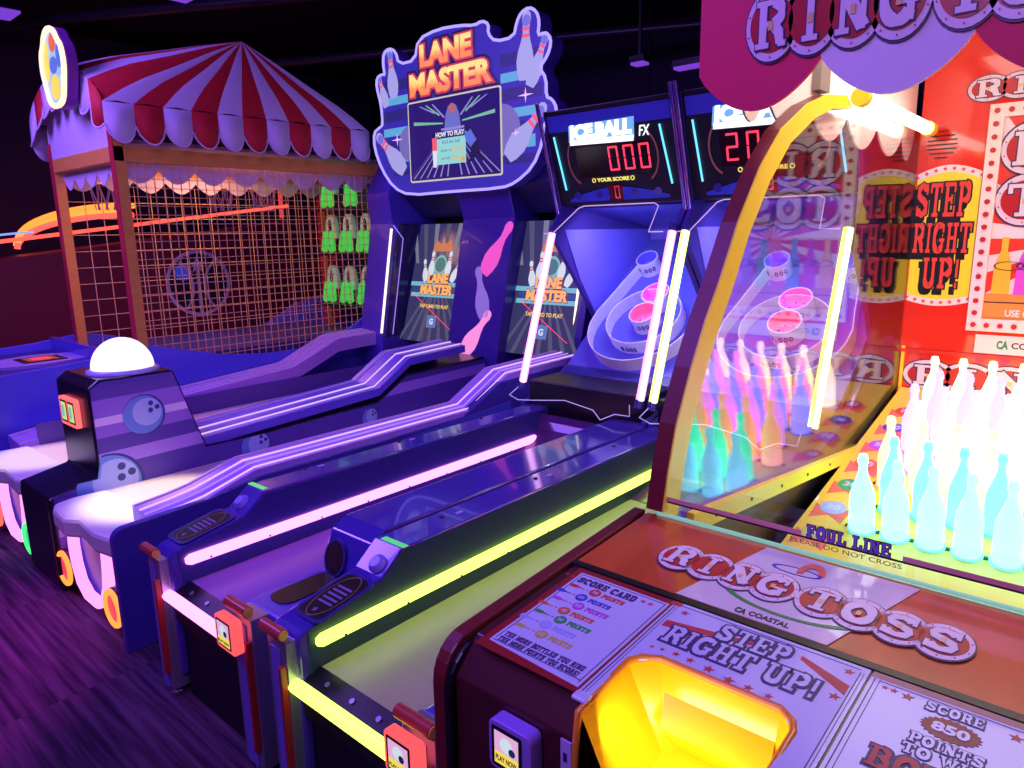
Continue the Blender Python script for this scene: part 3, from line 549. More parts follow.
# lane-end screens
def lane_screen(x0, x1):
    LE = Vector((0, .27, .95)).normalized(); F = Frame(Vector((0, 3.89, .75))-LE*.75, X_, LE); bw, h0, h1 = x1-x0, .75, 1.73
    m = MB(); m.fprism(F, [(x0, h0), (x1, h0), (x1, h1), (x0, h1)], -.03, 0, mat('screen_dark', (.02, .02, .05), .15, emit=(.05, .05, .14), es=.7)); s_ = m.build('lane_screen', BW)
    m = MB(); xc = (x0+x1)/2
    gr = glow('screen_grey', (.32, .32, .45), .55); dg = glow('screen_slate', (.16, .16, .28), .5)
    for i in range(-3, 4): m.fprism(F, [(xc+i*.10, 1.40), (xc+i*.10+.035, 1.40), (xc+i*.14+.05, h1), (xc+i*.14, h1)], 0, .001, gr if i % 2 else dg)
    for i in range(-3, 4): m.fprism(F, [(xc+i*.04-.01, 1.12), (xc+i*.04+.01, 1.12), (xc+i*.12+.02, h0), (xc+i*.12-.02, h0)], 0, .001, dg)
    m.fprism(F, [(xc-.12, 1.50), (xc+.12, 1.50), (xc+.09, 1.60), (xc+.02, 1.56), (xc, 1.62), (xc-.03, 1.56), (xc-.09, 1.60)], .001, .002, glow('screen_orange', (.9, .30, .12), .6))
    for i, (a, c) in enumerate(((x0+.02, x1-.02), (x0+.03, x1-.03), (x0, x1-.0))):
        m.frect(F, a, c, 1.12+i*.045, 1.155+i*.045, .001, .002, glow('screen_cyan', (.25, .65, .85), .7) if i != 1 else glow('screen_navy', (.05, .10, .35), .6))
    m.disc(F, xc, 1.36, .085, .002, .003, glow('screen_mint', (.30, .72, .62), .65), 28, .11); m.disc(F, xc, 1.39, .06, .003, .0035, glow('screen_mint_dark', (.10, .35, .35), .5), 24)
    for dx, y, l, a in ((-.17, 1.34, .19, 14), (-.10, 1.40, .20, 0), (.10, 1.40, .20, -4), (.19, 1.34, .19, -22)): pin(F, m, xc+dx, y, l, a, glow('pin_white', (.85, .92, 1), .75), .0035, .0045, glow('pin_red', (.9, .1, .1), .7))
    m.build('screen_artwork', s_)
    m = MB(); og = glow('letter_orange', (1, .45, .12), 1.0); ob = glow('letter_shadow', (.45, .06, .08), .6)
    for t, a, c, y in (('LANE', xc-.12, xc+.12, 1.235), ('MASTER', xc-.19, xc+.19, 1.14)):
        m.text(F, t, a, c, y, y+.085, .003, ob, .001, .04, fat=.05); m.text(F, t, a, c, y, y+.085, .0045, og, .001, .05)
    m.text(F, 'TAP CARD TO PLAY', xc-.17, xc+.17, 1.03, 1.06, .002, glow('tap_yellow', (1, .65, .12), .9), .001, .02)
    m.frect(F, xc-.055, xc+.055, .87, .97, .001, .002, gr); m.frect(F, xc-.045, xc+.045, .88, .96, .002, .003, glow('card_blue', (.1, .25, .8), .7)); m.text(F, 'G', xc-.022, xc+.022, .895, .945, .003, glow('card_white', (.9, .9, 1), .8), .001, .04)
    m.fprism(F, [(x0+.05, 1.14), (x0+.06, 1.14), (xc+.25, .86), (xc+.24, .86)], .002, .003, REDS); m.build('screen_lettering', s_)
lane_screen(-4.67, -4.03); lane_screen(-3.50, -2.90)

# marquee
OUT = [(-4.449, 1.913), (-4.634, 1.982), (-4.77, 2.132), (-4.849, 2.3), (-4.845, 2.421), (-4.776, 2.45), (-4.725, 2.468), (-4.737, 2.626), (-4.781, 2.759), (-4.772, 2.825), (-4.709, 2.845), (-4.672, 2.83), (-4.687, 2.918), (-4.674, 2.991), (-4.606, 3.017), (-4.531, 2.983), (-4.501, 2.885), (-4.315, 2.883), (-4.268, 3.023), (-4.056, 3.052), (-3.817, 3.033), (-3.692, 3.008), (-3.617, 3.024), (-3.557, 2.993), (-3.566, 2.933), (-3.501, 2.872), (-3.333, 2.871), (-3.306, 2.957), (-3.267, 3.007), (-3.201, 3.025), (-3.141, 2.992), (-3.116, 2.928), (-3.13, 2.841), (-3.085, 2.852), (-3.038, 2.834), (-3.022, 2.781), (-3.05, 2.713), (-3.119, 2.649), (-3.064, 2.578), (-3.065, 2.464), (-3.018, 2.446), (-2.982, 2.394), (-2.989, 2.347), (-3.088, 2.31), (-3.096, 2.189), (-3.182, 2.039), (-3.334, 1.947), (-3.468, 1.916), (-3.977, 1.919)]
def smooth(p, it=1):
    for _ in range(it):
        q = []
        for i in range(len(p)):
            a, b_ = p[i], p[(i+1) % len(p)]; q += [(a[0]*.75+b_[0]*.25, a[1]*.75+b_[1]*.25), (a[0]*.25+b_[0]*.75, a[1]*.25+b_[1]*.75)]
        p = q
    return p
OS = smooth(OUT, 1)
m = MB(); m.prism(OS, 'y', 3.853, 3.98, mat('marquee_case', (.12, .08, .55), .35)); mq = m.build('marquee', BW)
F = front(3.85)
def clip_rect_poly(poly, y0, y1):       # part of a polygon between two heights
    def cut(p, k, keep):
        out = []
        for i in range(len(p)):
            a, b_ = p[i], p[(i+1) % len(p)]; ia, ib = keep(a[1], k), keep(b_[1], k)
            if ia: out.append(a)
            if ia != ib: t = (k-a[1])/(b_[1]-a[1]); out.append((a[0]+(b_[0]-a[0])*t, k))
        return out
    return cut(cut(poly, y0, lambda v, k: v >= k), y1, lambda v, k: v <= k)
mb_ = glow('marquee_blue', (.045, .03, .52), .75); mc = glow('marquee_cyan', (.14, .48, .80), .8); mn = glow('marquee_navy', (.04, .03, .30), .6)
m = MB(); cx_, cy_ = -3.94, 2.46
m.fprism(F, [(cx_+(x-cx_)*.985, cy_+(y-cy_)*.98) for x, y in OS], -.003, .001, mb_)
for i, (a, b_) in enumerate(((2.07, 2.13), (2.17, 2.25), (2.28, 2.34), (2.37, 2.43), (2.48, 2.56), (2.60, 2.66), (2.70, 2.78))):
    for xa, xb in ((-4.72+.0, -4.40), (-3.46, -3.10)):
        if a < 2.2: xa = xa+.10*(xa < -4); xb = xb-.06*(xb > -3.4)
        m.fprism(F, [(xa, a), (xb, a), (xb, b_), (xa, b_)], .001, .002, mc if i % 2 else mn)
lb = glow('halo_lavender', (.25, .20, .62), .7)
m.disc(F, -3.46, 2.30, .17, .002, .0025, lb, 24, a0=-90, a1=90); m.disc(F, -4.41, 2.30, .13, .002, .0025, lb, 24, a0=90, a1=270)
for sx, sy, q in ((-3.24, 2.50, .05), (-4.56, 2.34, .05), (-3.33, 2.27, .03)): m.fprism(F, [(sx-q*1.4, sy), (sx, sy-.008), (sx+q*1.4, sy), (sx, sy+.008)], .003, .004, WVIO); m.fprism(F, [(sx, sy-q), (sx+.008, sy), (sx, sy+q), (sx-.008, sy)], .003, .004, WVIO)
m.build('marquee_print', mq)
pw = glow('sign_pin_white', (.50, .48, .95), .75); rb = glow('sign_pin_red', (1, .12, .15), .9); phl = glow('sign_pin_blue', (.25, .22, .95), .7)
for x, y, l, a in ((-3.235, 2.80, .42, -4), (-3.13, 2.70, .34, -26), (-3.24, 2.27, .46, -48), (-4.59, 2.83, .36, 5), (-4.71, 2.72, .26, 18), (-4.65, 2.25, .44, 46)):
    m = MB(); pin(F, m, x, y, l, a, pw, .002, .004, rb)
    hx, hy = x-math.sin(R(a))*l*.36, y+math.cos(R(a))*l*.36; m.disc(F, hx, hy, l*.085, .004, .0045, phl, 18); m.build('marquee_pin', mq)
m = MB(); m.tube([F.p(x, y, .004) for x, y in OS], .010, glow('marquee_edge_light', (.38, .30, 1.0), 1.4), 8, closed=True); m.build('marquee_neon', mq)
# marquee screen
S0, S1, T0, T1 = -4.405, -3.465, 2.015, 2.58
m = MB(); m.fprism(F, rrect(S0-.012, S1+.012, T0-.012, T1+.012, .02), .003, .008, glow('screen_frame', (.75, .7, .55), .8)); m.fprism(F, rrect(S0, S1, T0, T1, .015), .008, .0095, mat('screen_night', (.02, .01, .08), .1, emit=(.02, .01, .11), es=1.0)); ms = m.build('marquee_screen', mq)
m = MB(); xc = -3.93; ll = glow('lane_lilac', (.42, .35, .85), .7); gl_ = glow('lamp_green', (.3, .8, .5), .6)
for i in range(-7, 8):
    if i: m.fprism(F, [(xc+i*.018, 2.30), (xc+i*.018+.004, 2.30), (max(S0, min(S1, xc+i*.075+.014)), 2.03), (max(S0, min(S1, xc+i*.075)), 2.03)], .0095, .010, ll)
for sg in (-1, 1):
    m.fprism(F, [(xc+sg*.10, 2.40), (xc+sg*.42, 2.42), (xc+sg*.42, 2.445), (xc+sg*.10, 2.41)], .0095, .0102, gl_)
    for k in range(3): m.fprism(F, [(xc+sg*(.08+k*.05), 2.45+.02*k), (xc+sg*(.20+k*.07), 2.55), (xc+sg*(.215+k*.07), 2.55), (xc+sg*(.09+k*.05), 2.44+.02*k)], .0095, .0102, gl_ if k == 1 else ll)
rbn = glow('contraption_blue', (.20, .22, .75), .7)
m.fprism(F, [(xc-.09, 2.34), (xc+.09, 2.34), (xc+.07, 2.46), (xc+.04, 2.52), (xc-.04, 2.52), (xc-.07, 2.46)], .0102, .0108, rbn); m.frect(F, xc-.12, xc+.12, 2.355, 2.37, .0108, .0112, ll); m.disc(F, xc, 2.50, .035, .0108, .0112, glow('contraption_red', (.8, .2, .2), .6), 14)
m.frect(F, -4.12, -3.80, 2.115, 2.30, .011, .012, glow('panel_mint', (.35, .82, .78), .8)); 
bl = glow('figure_blue', (.12, .2, .8), .8); bk = glow('figure_dark', (.02, .02, .10), .4); wh = glow('figure_white', (.9, .9, 1), .8)
m.disc(F, -3.775, 2.345, .022, .013, .014, bk, 14); m.fprism(F, [(-3.81, 2.33), (-3.75, 2.34), (-3.69, 2.26), (-3.74, 2.22), (-3.80, 2.27)], .012, .013, bl); m.fprism(F, [(-3.74, 2.23), (-3.69, 2.26), (-3.65, 2.16), (-3.60, 2.12), (-3.64, 2.11), (-3.69, 2.16), (-3.735, 2.12), (-3.77, 2.11)], .012, .013, bk)
m.disc(F, -4.125, 2.335, .018, .013, .014, bk, 14); m.fprism(F, [(-4.15, 2.31), (-4.10, 2.31), (-4.10, 2.22), (-4.15, 2.22)], .012, .013, rb); m.fprism(F, [(-4.15, 2.22), (-4.10, 2.22), (-4.11, 2.10), (-4.145, 2.10)], .012, .013, wh); m.disc(F, -3.83, 2.14, .02, .012, .013, glow('ball_orange', (1, .5, .1), .8), 14)
m.build('screen_picture', ms)
m = MB(); m.text(F, 'HOW TO PLAY', -4.11, -3.81, 2.31, 2.345, .013, wh, .001, .03); dk = glow('small_text', (.25, .3, .6), .5); oo = glow('small_text_orange', (.95, .55, .1), .8)
m.text(F, 'Roll the ball', -4.04, -3.86, 2.26, 2.285, .012, dk, .001); m.text(F, 'down to', -4.06, -3.95, 2.205, 2.225, .012, dk, .001); m.text(F, 'SCORE', -3.94, -3.83, 2.20, 2.23, .012, oo, .001, .02); m.text(F, 'and', -4.06, -3.97, 2.15, 2.17, .012, dk, .001); m.text(F, 'WIN', -3.95, -3.86, 2.145, 2.175, .012, oo, .001, .02); m.build('screen_lettering', ms)
# marquee title with a printed yellow-to-red fill
def gradmat(name, z0, z1, c0, c1, s_):
    m = bpy.data.materials.new(name); m.use_nodes = True; nt = m.node_tree; b = nt.nodes['Principled BSDF']
    tc = nt.nodes.new('ShaderNodeTexCoord'); sp = nt.nodes.new('ShaderNodeSeparateXYZ'); mr = nt.nodes.new('ShaderNodeMapRange'); rp = nt.nodes.new('ShaderNodeValToRGB')
    mr.inputs[1].default_value = z0; mr.inputs[2].default_value = z1; rp.color_ramp.elements[0].color = (*c0, 1); rp.color_ramp.elements[1].color = (*c1, 1); rp.color_ramp.elements[0].position = .35; rp.color_ramp.elements[1].position = .65
    L(tc.outputs['Object'], sp.inputs[0]); L(sp.outputs['Z'], mr.inputs[0]); L(mr.outputs[0], rp.inputs[0]); L(rp.outputs[0], b.inputs['Base Color']); L(rp.outputs[0], b.inputs['Emission Color']); b.inputs['Emission Strength'].default_value = s_; return m
tr = glow('title_red', (.75, .06, .12), .8); tk = glow('title_dark', (.05, .02, .18), .4)
m = MB()
for t, a, b_, y0, y1, g in (('LANE', -4.25, -3.72, 2.82, 2.975, gradmat('title_fill_upper', 2.82, 2.98, (1, .25, .06), (1, .72, .15), 1.0)), ('MASTER', -4.375, -3.53, 2.625, 2.785, gradmat('title_fill_lower', 2.62, 2.79, (1, .25, .06), (1, .72, .15), 1.0))):
    m.text(F, t, a, b_, y0, y1, .004, tk, .004, .05, fat=.16); m.text(F, t, a, b_, y0, y1, .009, tr, .002, .05, fat=.07); m.text(F, t, a, b_, y0, y1, .0125, g, .002, .045)
m.build('marquee_title', mq)

# ------------------------------------------------------------ carnival booth
BT = thing('carnival_booth', (-5.6, 2.4, 0), 'carnival booth with red and white striped tent roof and wire mesh sides', 'arcade game')
X0, X1, YA, YB = -6.22, -5.01, 1.90, 4.25
CR = mat('canopy_red', (.66, .016, .03), .7); CW = mat('canopy_white', (.80, .72, .95), .7)
ORW = mat('orange_wood', (.95, .42, .07), .5, noise=(6, .2, (1, 1, 6))); RPO = mat('post_red_lit', (.60, .03, .06), .4)
for x, y in ((X0, YA), (X1-.07, YA), (X0, YB-.07), (X1-.07, YB-.07)):
    m = MB(); m.box(x, x+.07, y+.004, y+.07, .05, 2.30, ORW); m.box(x, x+.07, y, y+.004, .05, 2.30, RPO); m.build('post', BT)  # thin front layer paints red light onto the orange post's front face
m = MB()
for z in (2.10,): 
    for q in ((X0, X1, YA+.002, YA+.06), (X1-.06, X1-.002, YA+.06, YB), (X0, X0+.06, YA+.06, YB), (X0+.06, X1-.06, YB-.06, YB)): m = MB(); m.box(*q, z, z+.09, ORW); m.build('top_beam', BT)
ea, eb, ec, ed, ez = -6.32, -4.93, 1.84, 3.86, 2.44; AP = Vector((-5.33, 3.03, 3.05))
def canopy_face(p0, p1, n, scallop, out, first, arch=0.0):
    p0, p1 = Vector(p0), Vector(p1)
    for i in range(n):
        a, b_ = p0.lerp(p1, i/n), p0.lerp(p1, (i+1)/n); ma = (CR, CW)[(i+first) % 2]; m = MB(); rows = 8; v = []; f = []
        for r_ in range(rows+1):
            t = r_/rows
            for q in (0, .5, 1):
                e = a.lerp(b_, q); p = e.lerp(AP, t); p.z += .035*math.sin(math.pi*t)*(1-.6*t) + .012*math.sin(t*9)*(1-t)*min(1, t*6); p.z += arch*math.sin(math.pi*(i+q)/n)**.6*(1-t) if (i+q) not in (0, n) else 0
                if q == .5: p.z += .012*(1-t)
                v.append(p)
        for r_ in range(rows):
            for q in (0, 1): k = r_*3+q; f.append((k, k+1, k+4, k+3))
        m.add(v, f, ma, True)
        # scalloped valance
        nn = 10; vv = []; ff = []
        for k in range(nn+1):
            s_ = k/nn; e = a.lerp(b_, s_)+Z_*(arch*max(0, math.sin(math.pi*(i+s_)/n))**.6 if arch else 0); d = scallop*(.55+.45*math.sin(math.pi*s_)**.6); vv += [e+out*.004, e-Z_*d+out*.03*math.sin(math.pi*s_), e-Z_*d+out*(.03*math.sin(math.pi*s_)-.006), e-out*.006]
        for k in range(nn):
            for j in range(4): ff.append((4*k+j, 4*k+(j+1) % 4, 4*k+4+(j+1) % 4, 4*k+4+j))
        m.add(vv, ff, ma, True)
        vt = [vv[4*k+1] for k in range(nn+1)]; m.tube(vt, .006, CW, 6)
        m.build('canopy_panel', BT)
canopy_face((eb, ec, ez), (eb, ed, ez), 11, .24, X_, 1)
canopy_face((ea, ec, ez), (eb, ec, ez), 8, .24, -Y_, 1, .27)
canopy_face((ea, ed, ez), (ea, ec, ez), 11, .24, -X_, 1)
canopy_face((eb, ed, ez), (ea, ed, ez), 7, .24, Y_, 0)
m = MB(); m.prism([(X0+.03, 2.19), (X1-.03, 2.19)]+[(X1-.03+(X0-X1+.06)*i/12, 2.40+.20*math.sin(math.pi*i/12)**.6) for i in range(13)], 'y', 1.905, 1.93, mat('gable_white', (.75, .70, .85), .6)); m.build('gable_board', BT)
# inner scalloped trim
def scallops(p0, p1, n, d, ma, name, parent, th=.004):
    p0, p1 = Vector(p0), Vector(p1); dr = (p1-p0).normalized(); nr = dr.cross(Z_)
    pts = []; Lh = (p1-p0).length
    for i in range(n):
        for k in range(9): t = (i+k/8)/n; pts.append((t*Lh, -d*(.35+.65*math.sin(math.pi*k/8))))
    pts += [(Lh, 0), (0, 0)]; F = Frame(p0, dr, Z_); m = MB(); m.fprism(F, pts, 0, th, ma); return m.build(name, parent)
scallops((X1-.08, YA+.05, 2.10), (X1-.08, YB-.05, 2.10), 9, .13, CW, 'inner_trim', BT); scallops((X0+.08, YA+.05, 2.10), (X0+.08, YB-.05, 2.10), 9, .13, CW, 'inner_trim', BT)
scallops((X0+.06, YA+.07, 2.10), (X1-.08, YA+.07, 2.10), 5, .13, CW, 'inner_trim', BT)
m = MB(); m.box(X0+.05, X1-.05, YA+.05, YB-.05, 2.22, 2.24, mat('booth_ceiling', (.55, .45, .6), .6)); m.build('booth_ceiling', BT)
# wire mesh
WIRE = mat('brass_wire', (1.0, .62, .28), .4)
def meshpanel(F, x0, x1, y0f, y1, step, name):
    m = MB(); r_ = .0024; n = int((x1-x0)/step)
    for i in range(n+1):
        x = x0+i*step; m.add([F.p(x-r_, y0f(x), -r_), F.p(x+r_, y0f(x), -r_), F.p(x+r_, y0f(x), r_), F.p(x-r_, y0f(x), r_), F.p(x-r_, y1, -r_), F.p(x+r_, y1, -r_), F.p(x+r_, y1, r_), F.p(x-r_, y1, r_)], [(0, 1, 5, 4), (1, 2, 6, 5), (2, 3, 7, 6), (3, 0, 4, 7)], WIRE)
    k = 0; y = .78
    while y < y1:
        xs = [x0+(x1-x0)*i/60 for i in range(61) if y0f(x0+(x1-x0)*i/60) <= y+.005]
        if xs:
            segs = [[xs[0], xs[0]]]
            for x in xs:
                if x-segs[-1][1] < (x1-x0)/60*1.6: segs[-1][1] = x
                else: segs.append([x, x])
            for a, b_ in segs:
                if b_-a > .01: m.frect(F, a, b_, y-r_, y+r_, -r_, r_, WIRE)
        y += step
    return m.build(name, BT)
def interp(pts):
    def f(x):
        for (a, b_), (c, d) in zip(pts, pts[1:]):
            if a <= x <= c: return b_+(d-b_)*(x-a)/(c-a)
        return pts[0][1] if x < pts[0][0] else pts[-1][1]
    return f
TE = [(1.0, .80), (1.12, .83), (1.61, .86), (1.98, .905), (2.2, .85), (2.5, .775), (2.8, .74), (3.2, .735), (3.5, .80), (3.7, .89), (3.86, .98), (4.25, 1.05)]
meshpanel(side(X1-.02), YA+.07, YB-.02, interp(TE), 2.12, .058, 'mesh_panel'); meshpanel(side(X0+.03), YA+.07, YB-.07, lambda x: .8, 2.12, .124, 'mesh_panel')
# body panels and deck
BB = mat('booth_blue', (.14, .13, 1.0), .3, coat=.3, noise=(2, .15, (1, 1, 1)))
m = MB(); m.prism([(1.0, .0)]+TE+[(4.25, 0)], 'x', X1-.03, X1, BB); m.build('body_panel', BT, .006); m = MB(); m.prism([(1.0, .0)]+TE+[(4.25, 0)], 'x', X0-.02, X0+.01, BB); m.build('body_panel', BT, .006); m = MB(); m.prism([(X0-.02, 0), (X1, 0), (X1, .80), (X0-.02, .80)], 'y', .99, 1.02, BB); m.build('body_panel', BT, .006)
m = MB(); m.box(X0, X1-.03, 1.02, 3.9, .70, .80, mat('deck_dark_blue', (.04, .035, .20), .35)); m.build('deck', BT)
F = topf(.80); m = MB(); m.fprism(F, [(-5.80, 1.25), (-5.42, 1.22), (-5.36, 1.45), (-5.44, 1.72), (-5.80, 1.74), (-5.88, 1.5)], 0, .02, mat('deck_print', (.45, .32, .8), .4)); m.frect(F, -5.72, -5.48, 1.36, 1.62, .02, .026, BLACK); m.frect(F, -5.69, -5.51, 1.40, 1.58, .026, .027, glow('deck_display', (.9, .15, .1), .35)); m.text(F, '00', -5.66, -5.54, 1.43, 1.55, .027, REDS, .001, .02); m.build('score_display', BT)
m = MB(); m.box(X0+.05, X1-.1, 1.72, 1.76, .78, .90, NAVY); m.build('ball_fence', BT)
# rear wall with shelves and lettered strip
m = MB(); m.box(X0+.02, X1-.03, YB-.01, YB+.03, .7, 2.2, mat('rear_wall_blue', (.03, .05, .25), .5)); m.build('rear_wall', BT)
m = MB(); m.box(X0+.07, X0+.24, YB-.03, YB-.01, .8, 2.1, mat('strip_maroon', (.18, .01, .05), .5))
FF = front(YB-.03)
for i, ch in enumerate('DOWN'): m.text(FF, ch, X0+.12, X0+.20, 1.78-.13*i, 1.88-.13*i, 0, mat('letter_rust', (.5, .15, .08)), .002, .04)
m.build('lettered_strip', BT)
SH = {0: 1.86, 1: 1.455, 2: .99}
for k, z in SH.items(): m = MB(); m.box(-5.95, -5.08, 3.92, YB-.01, z-.02, z, BLACK); m.build('shelf', BT)
# booth sign, lit edge, plain bright patches (the printed character is left out)
SO = smooth([(a*.86, b_*.92) for a, b_ in [(-.14, -.24), (.12, -.24), (.19, -.10), (.23, 0), (.21, .12), (.15, .16), (.10, .23), (0, .26), (-.10, .23), (-.15, .16), (-.21, .12), (-.23, 0), (-.19, -.10)]], 2)
SX, SY, SZ = -5.34, 1.74, 2.67
F = front(SY, SX, SZ)
m = MB(); m.fprism(F, [(x*1.06, y*1.06) for x, y in SO], -.07, 0, mat('sign_case_magenta', (.25, .05, .4), .4)); sg = m.build('sign_box', BT, .01)
m = MB(); m.fprism(F, [(x*.93, y*.93) for x, y in SO], 0, .004, glow('sign_pale_blue', (.45, .65, .95), .8)); yl = glow('sign_yellow', (1, .78, .12), .9); rd = glow('sign_red', (.95, .15, .1), .8); bl = glow('sign_deep_blue', (.12, .2, .8), .8)
m.disc(F, .02, .15, .055, .004, .006, rd); m.disc(F, -.13, .03, .055, .004, .006, yl, ry=.09); m.disc(F, .10, .06, .04, .004, .006, bl, ry=.07); m.disc(F, 0, .02, .07, .006, .007, bl, ry=.05); m.disc(F, -.01, -.11, .08, .006, .007, yl, ry=.075); m.disc(F, .12, -.08, .035, .004, .006, glow('sign_white_patch', (.9, .95, 1), .9)); m.disc(F, -.09, .12, .04, .006, .008, yl, ry=.05)
m.build('sign_face', sg)
m = MB(); m.tube([F.p(x, y, .01) for x, y in SO], .016, glow('sign_edge_warm', (1, .62, .42), 1.8), 8, closed=True); m.build('sign_edge_light', sg)
bl_ = bpy.data.lights.new('booth_lamp', 'AREA'); bl_.size = .7; bl_.energy = 14; bl_.color = (1, .40, .22)
o = bpy.data.objects.new('booth_lamp', bl_); COL.objects.link(o); o.location = (-5.6, 2.9, 2.19)
# the green dolls on the shelves
def doll():
    m = MB(); F = Frame((0, 0, 0), X_, Y_); gg = glow('doll_green', (.08, .85, .10), .62); gd = mat('doll_pale', (.6, .75, .7), .6, emit=(.15, .75, .25), es=.12)
    fy = front(-.03)
    m.fprism(fy, [(-.085, .13), (.085, .13), (.080, .24), (.065, .31), (.03, .350), (-.03, .350), (-.065, .31), (-.080, .24)], -.05, 0, gd)
    o = m.build('shelf_doll', None, .012)
    for sx in (-1, 1):
        q = MB(); q.tube([(sx*.044, -.055, .20), (sx*.046, -.057, .15), (sx*.050, -.060, .09), (sx*.056, -.066, .035), (sx*.060, -.085, .02)], [.020, .027, .031, .034, .020], gg, 12); q.build('foot', o)
    q = MB(); q.disc(fy, 0, .235, .022, 0, .004, BLACK, 16, ry=.07)
    for k in range(4): q.disc(fy, .004*(-1)**k, .185+.032*k, .008, .004, .006, mat('doll_mark', (.45, .4, .5)), 8)
    q.build('slot', o); return o
proto = doll(); first = True
rows = [(0, [-5.77, -5.42]), (1, [-5.80, -5.53, -5.27]), (2, [-5.83, -5.56, -5.30])]
ordn = ['first', 'second', 'third', 'fourth', 'fifth', 'sixth']; rn = ['top', 'middle', 'bottom']
for k, xs in rows:
    for i, x in enumerate(xs):
        if first: o = proto; first = False
        else:
            o = proto.copy(); COL.objects.link(o)
            for ch in list(proto.children): c = ch.copy(); COL.objects.link(c); c.parent = o
        o.location = (x, 4.06, SH[k]+.0005); o['category'] = 'doll'; o['group'] = 'green dolls on the booth shelves'
        o['label'] = "green knock-down doll on the booth's %s shelf, %s from the left" % (rn[k], ordn[i])

# ------------------------------------------------------------ ring toss cabinet
RT = thing('ring_toss_cabinet', (-.15, 2.2, 0), 'ring toss cabinet with curved yellow-edged glass side, bottle field and red and white valance', 'arcade game')
A, Bx, yB = -.80, .54, 3.42
WD = mat('red_wood', (.60, .11, .03), .22, coat=.6, noise=(2.2, .35, (6, 1, 1))); MAR = mat('maroon_edge', (.16, .012, .02), .45, coat=.1); MARD = mat('maroon_dark', (.07, .01, .02), .3, coat=.3)
YEL = mat('yellow_paint', (1.0, .84, .04), .4); RW = mat('red_wall_gloss', (.85, .035, .02), .12, coat=.6, noise=(1.5, .1, (1, 1, 1)))
# console
cp = [(.72, .02), (.72, .86)]+[(.72+.07-.07*math.cos(R(a)), .86+.075*math.sin(R(a))) for a in range(15, 91, 15)]+[(1.36, .978), (1.36, .70), (1.30, .02)]
m = MB(); m.prism(cp, 'x', A-.03, A, MAR); m.prism([(x+.0, z-.012) for x, z in cp], 'x', A-.004, A+.012, BLACK); m.build('console_side', RT, .004)
def ctop(y): return .935+(y-.79)*.0665
tx0, tx1, ty0 = -.54, -.282, .893
m = MB()
m.prism([(.735, .02), (.735, .88), (.79, ctop(.79)), (1.075, ctop(1.075)), (1.075, .02)], 'x', A+.012, tx0, MARD)
m.prism([(.735, .02), (.735, .88), (.79, ctop(.79)), (1.075, ctop(1.075)), (1.075, .02)], 'x', tx1, Bx, MARD)
m.prism([(ty0+.06, .02), (ty0+.06, ctop(ty0+.06)-.002), (1.075, ctop(1.075)), (1.075, .02)], 'x', tx0, tx1, MARD)
m.build('console_body', RT, .003)
m = MB(); m.prism([(1.085, .5), (1.085, ctop(1.085)), (1.36, ctop(1.36)), (1.36, .5)], 'x', A+.004, Bx, WD); m.build('title_panel', RT, .003)
# printed score panels (top frame follows the slight slope)
TS = Frame((0, .79, .935), X_, (0, 1, .0665))
PAP = mat('panel_paper', (.58, .66, .98), .3, coat=.5); INK = mat('panel_ink', (.05, .02, .16), .4); RST = mat('star_red', (.55, .04, .08), .4); TAN = mat('panel_tan', (.45, .25, .22), .4)
def PY(y): return y-.79
m = MB(); m.fprism(TS, [(A+.03, PY(.765)), (tx0-.01, PY(.765)), (tx0-.01, PY(1.065)), (A+.03, PY(1.065))], 0, .002, mat('panel_border_red', (.30, .02, .03), .3, coat=.4))
m.fprism(TS, [(A+.045, PY(.785)), (-.565, PY(.775)), (-.565, PY(1.05)), (A+.045, PY(1.05))], .002, .003, PAP)
for r_ in ((A+.05, A+.0515, .795, 1.045), (-.5715, -.57, .785, 1.045), (A+.05, -.57, 1.0435, 1.045), (A+.05, -.57, .789, .7905)): m.frect(TS, r_[0], r_[1], PY(r_[2]), PY(r_[3]), .003, .0034, INK)
sc = m.build('score_card', RT)
m = MB(); slab(m, TS, 'SCORE CARD', -.745, -.62, PY(1.018), PY(1.036), .003, INK, .0005, .0006)
for x, y in ((-.775, 1.03), (-.76, 1.028)): m.star(TS, x, PY(y), .006, .003, .0034, RST)
for x in (-.607, -.592): m.star(TS, x, PY(1.03), .006, .003, .0034, RST)
cols = [('70', (.6, .05, .05)), ('60', (.06, .06, .55)), ('50', (.5, .08, .65)), ('40', (.65, .15, .05)), ('30', (.03, .42, .10)), ('20', (.35, .45, .95)), ('10', (.55, .50, .12))]
for i, (t, c) in enumerate(cols):
    mc_ = mat('card_ink_'+t, c, .4); y = 1.003-i*.0262; xx = -.692-(i % 2)*.012
    m.disc(TS, xx, PY(y), .0115, .003, .0036, mc_, 16); m.text(TS, t, xx-.006, xx+.006, PY(y)-.0045, PY(y)+.0045, .0037, PAP, .0003, .02)
    slab(m, TS, 'POINTS', xx+.016, xx+.062, PY(y)-.006, PY(y)+.006, .003, mc_, .0005, .0004)
    b0 = xx-.038; m.fprism(TS, [(b0-.017, PY(y)-.0045), (b0-.004, PY(y)-.0045), (b0+.003, PY(y)-.0015), (b0+.014, PY(y)-.001), (b0+.014, PY(y)+.001), (b0+.003, PY(y)+.0015), (b0-.004, PY(y)+.0045), (b0-.017, PY(y)+.0045)], .003, .0036, mc_)
    m.frect(TS, xx-.020, xx-.015, PY(y)-.0006, PY(y)+.0006, .003, .0036, INK)
slab(m, TS, 'THE MORE BOTTLES YOU RING', A+.056, -.58, PY(.808), PY(.820), .003, INK, .0005, .0003); slab(m, TS, 'THE MORE POINTS YOU SCORE!', A+.056, -.58, PY(.792), PY(.804), .003, INK, .0005, .0003)
m.build('card_lettering', sc)
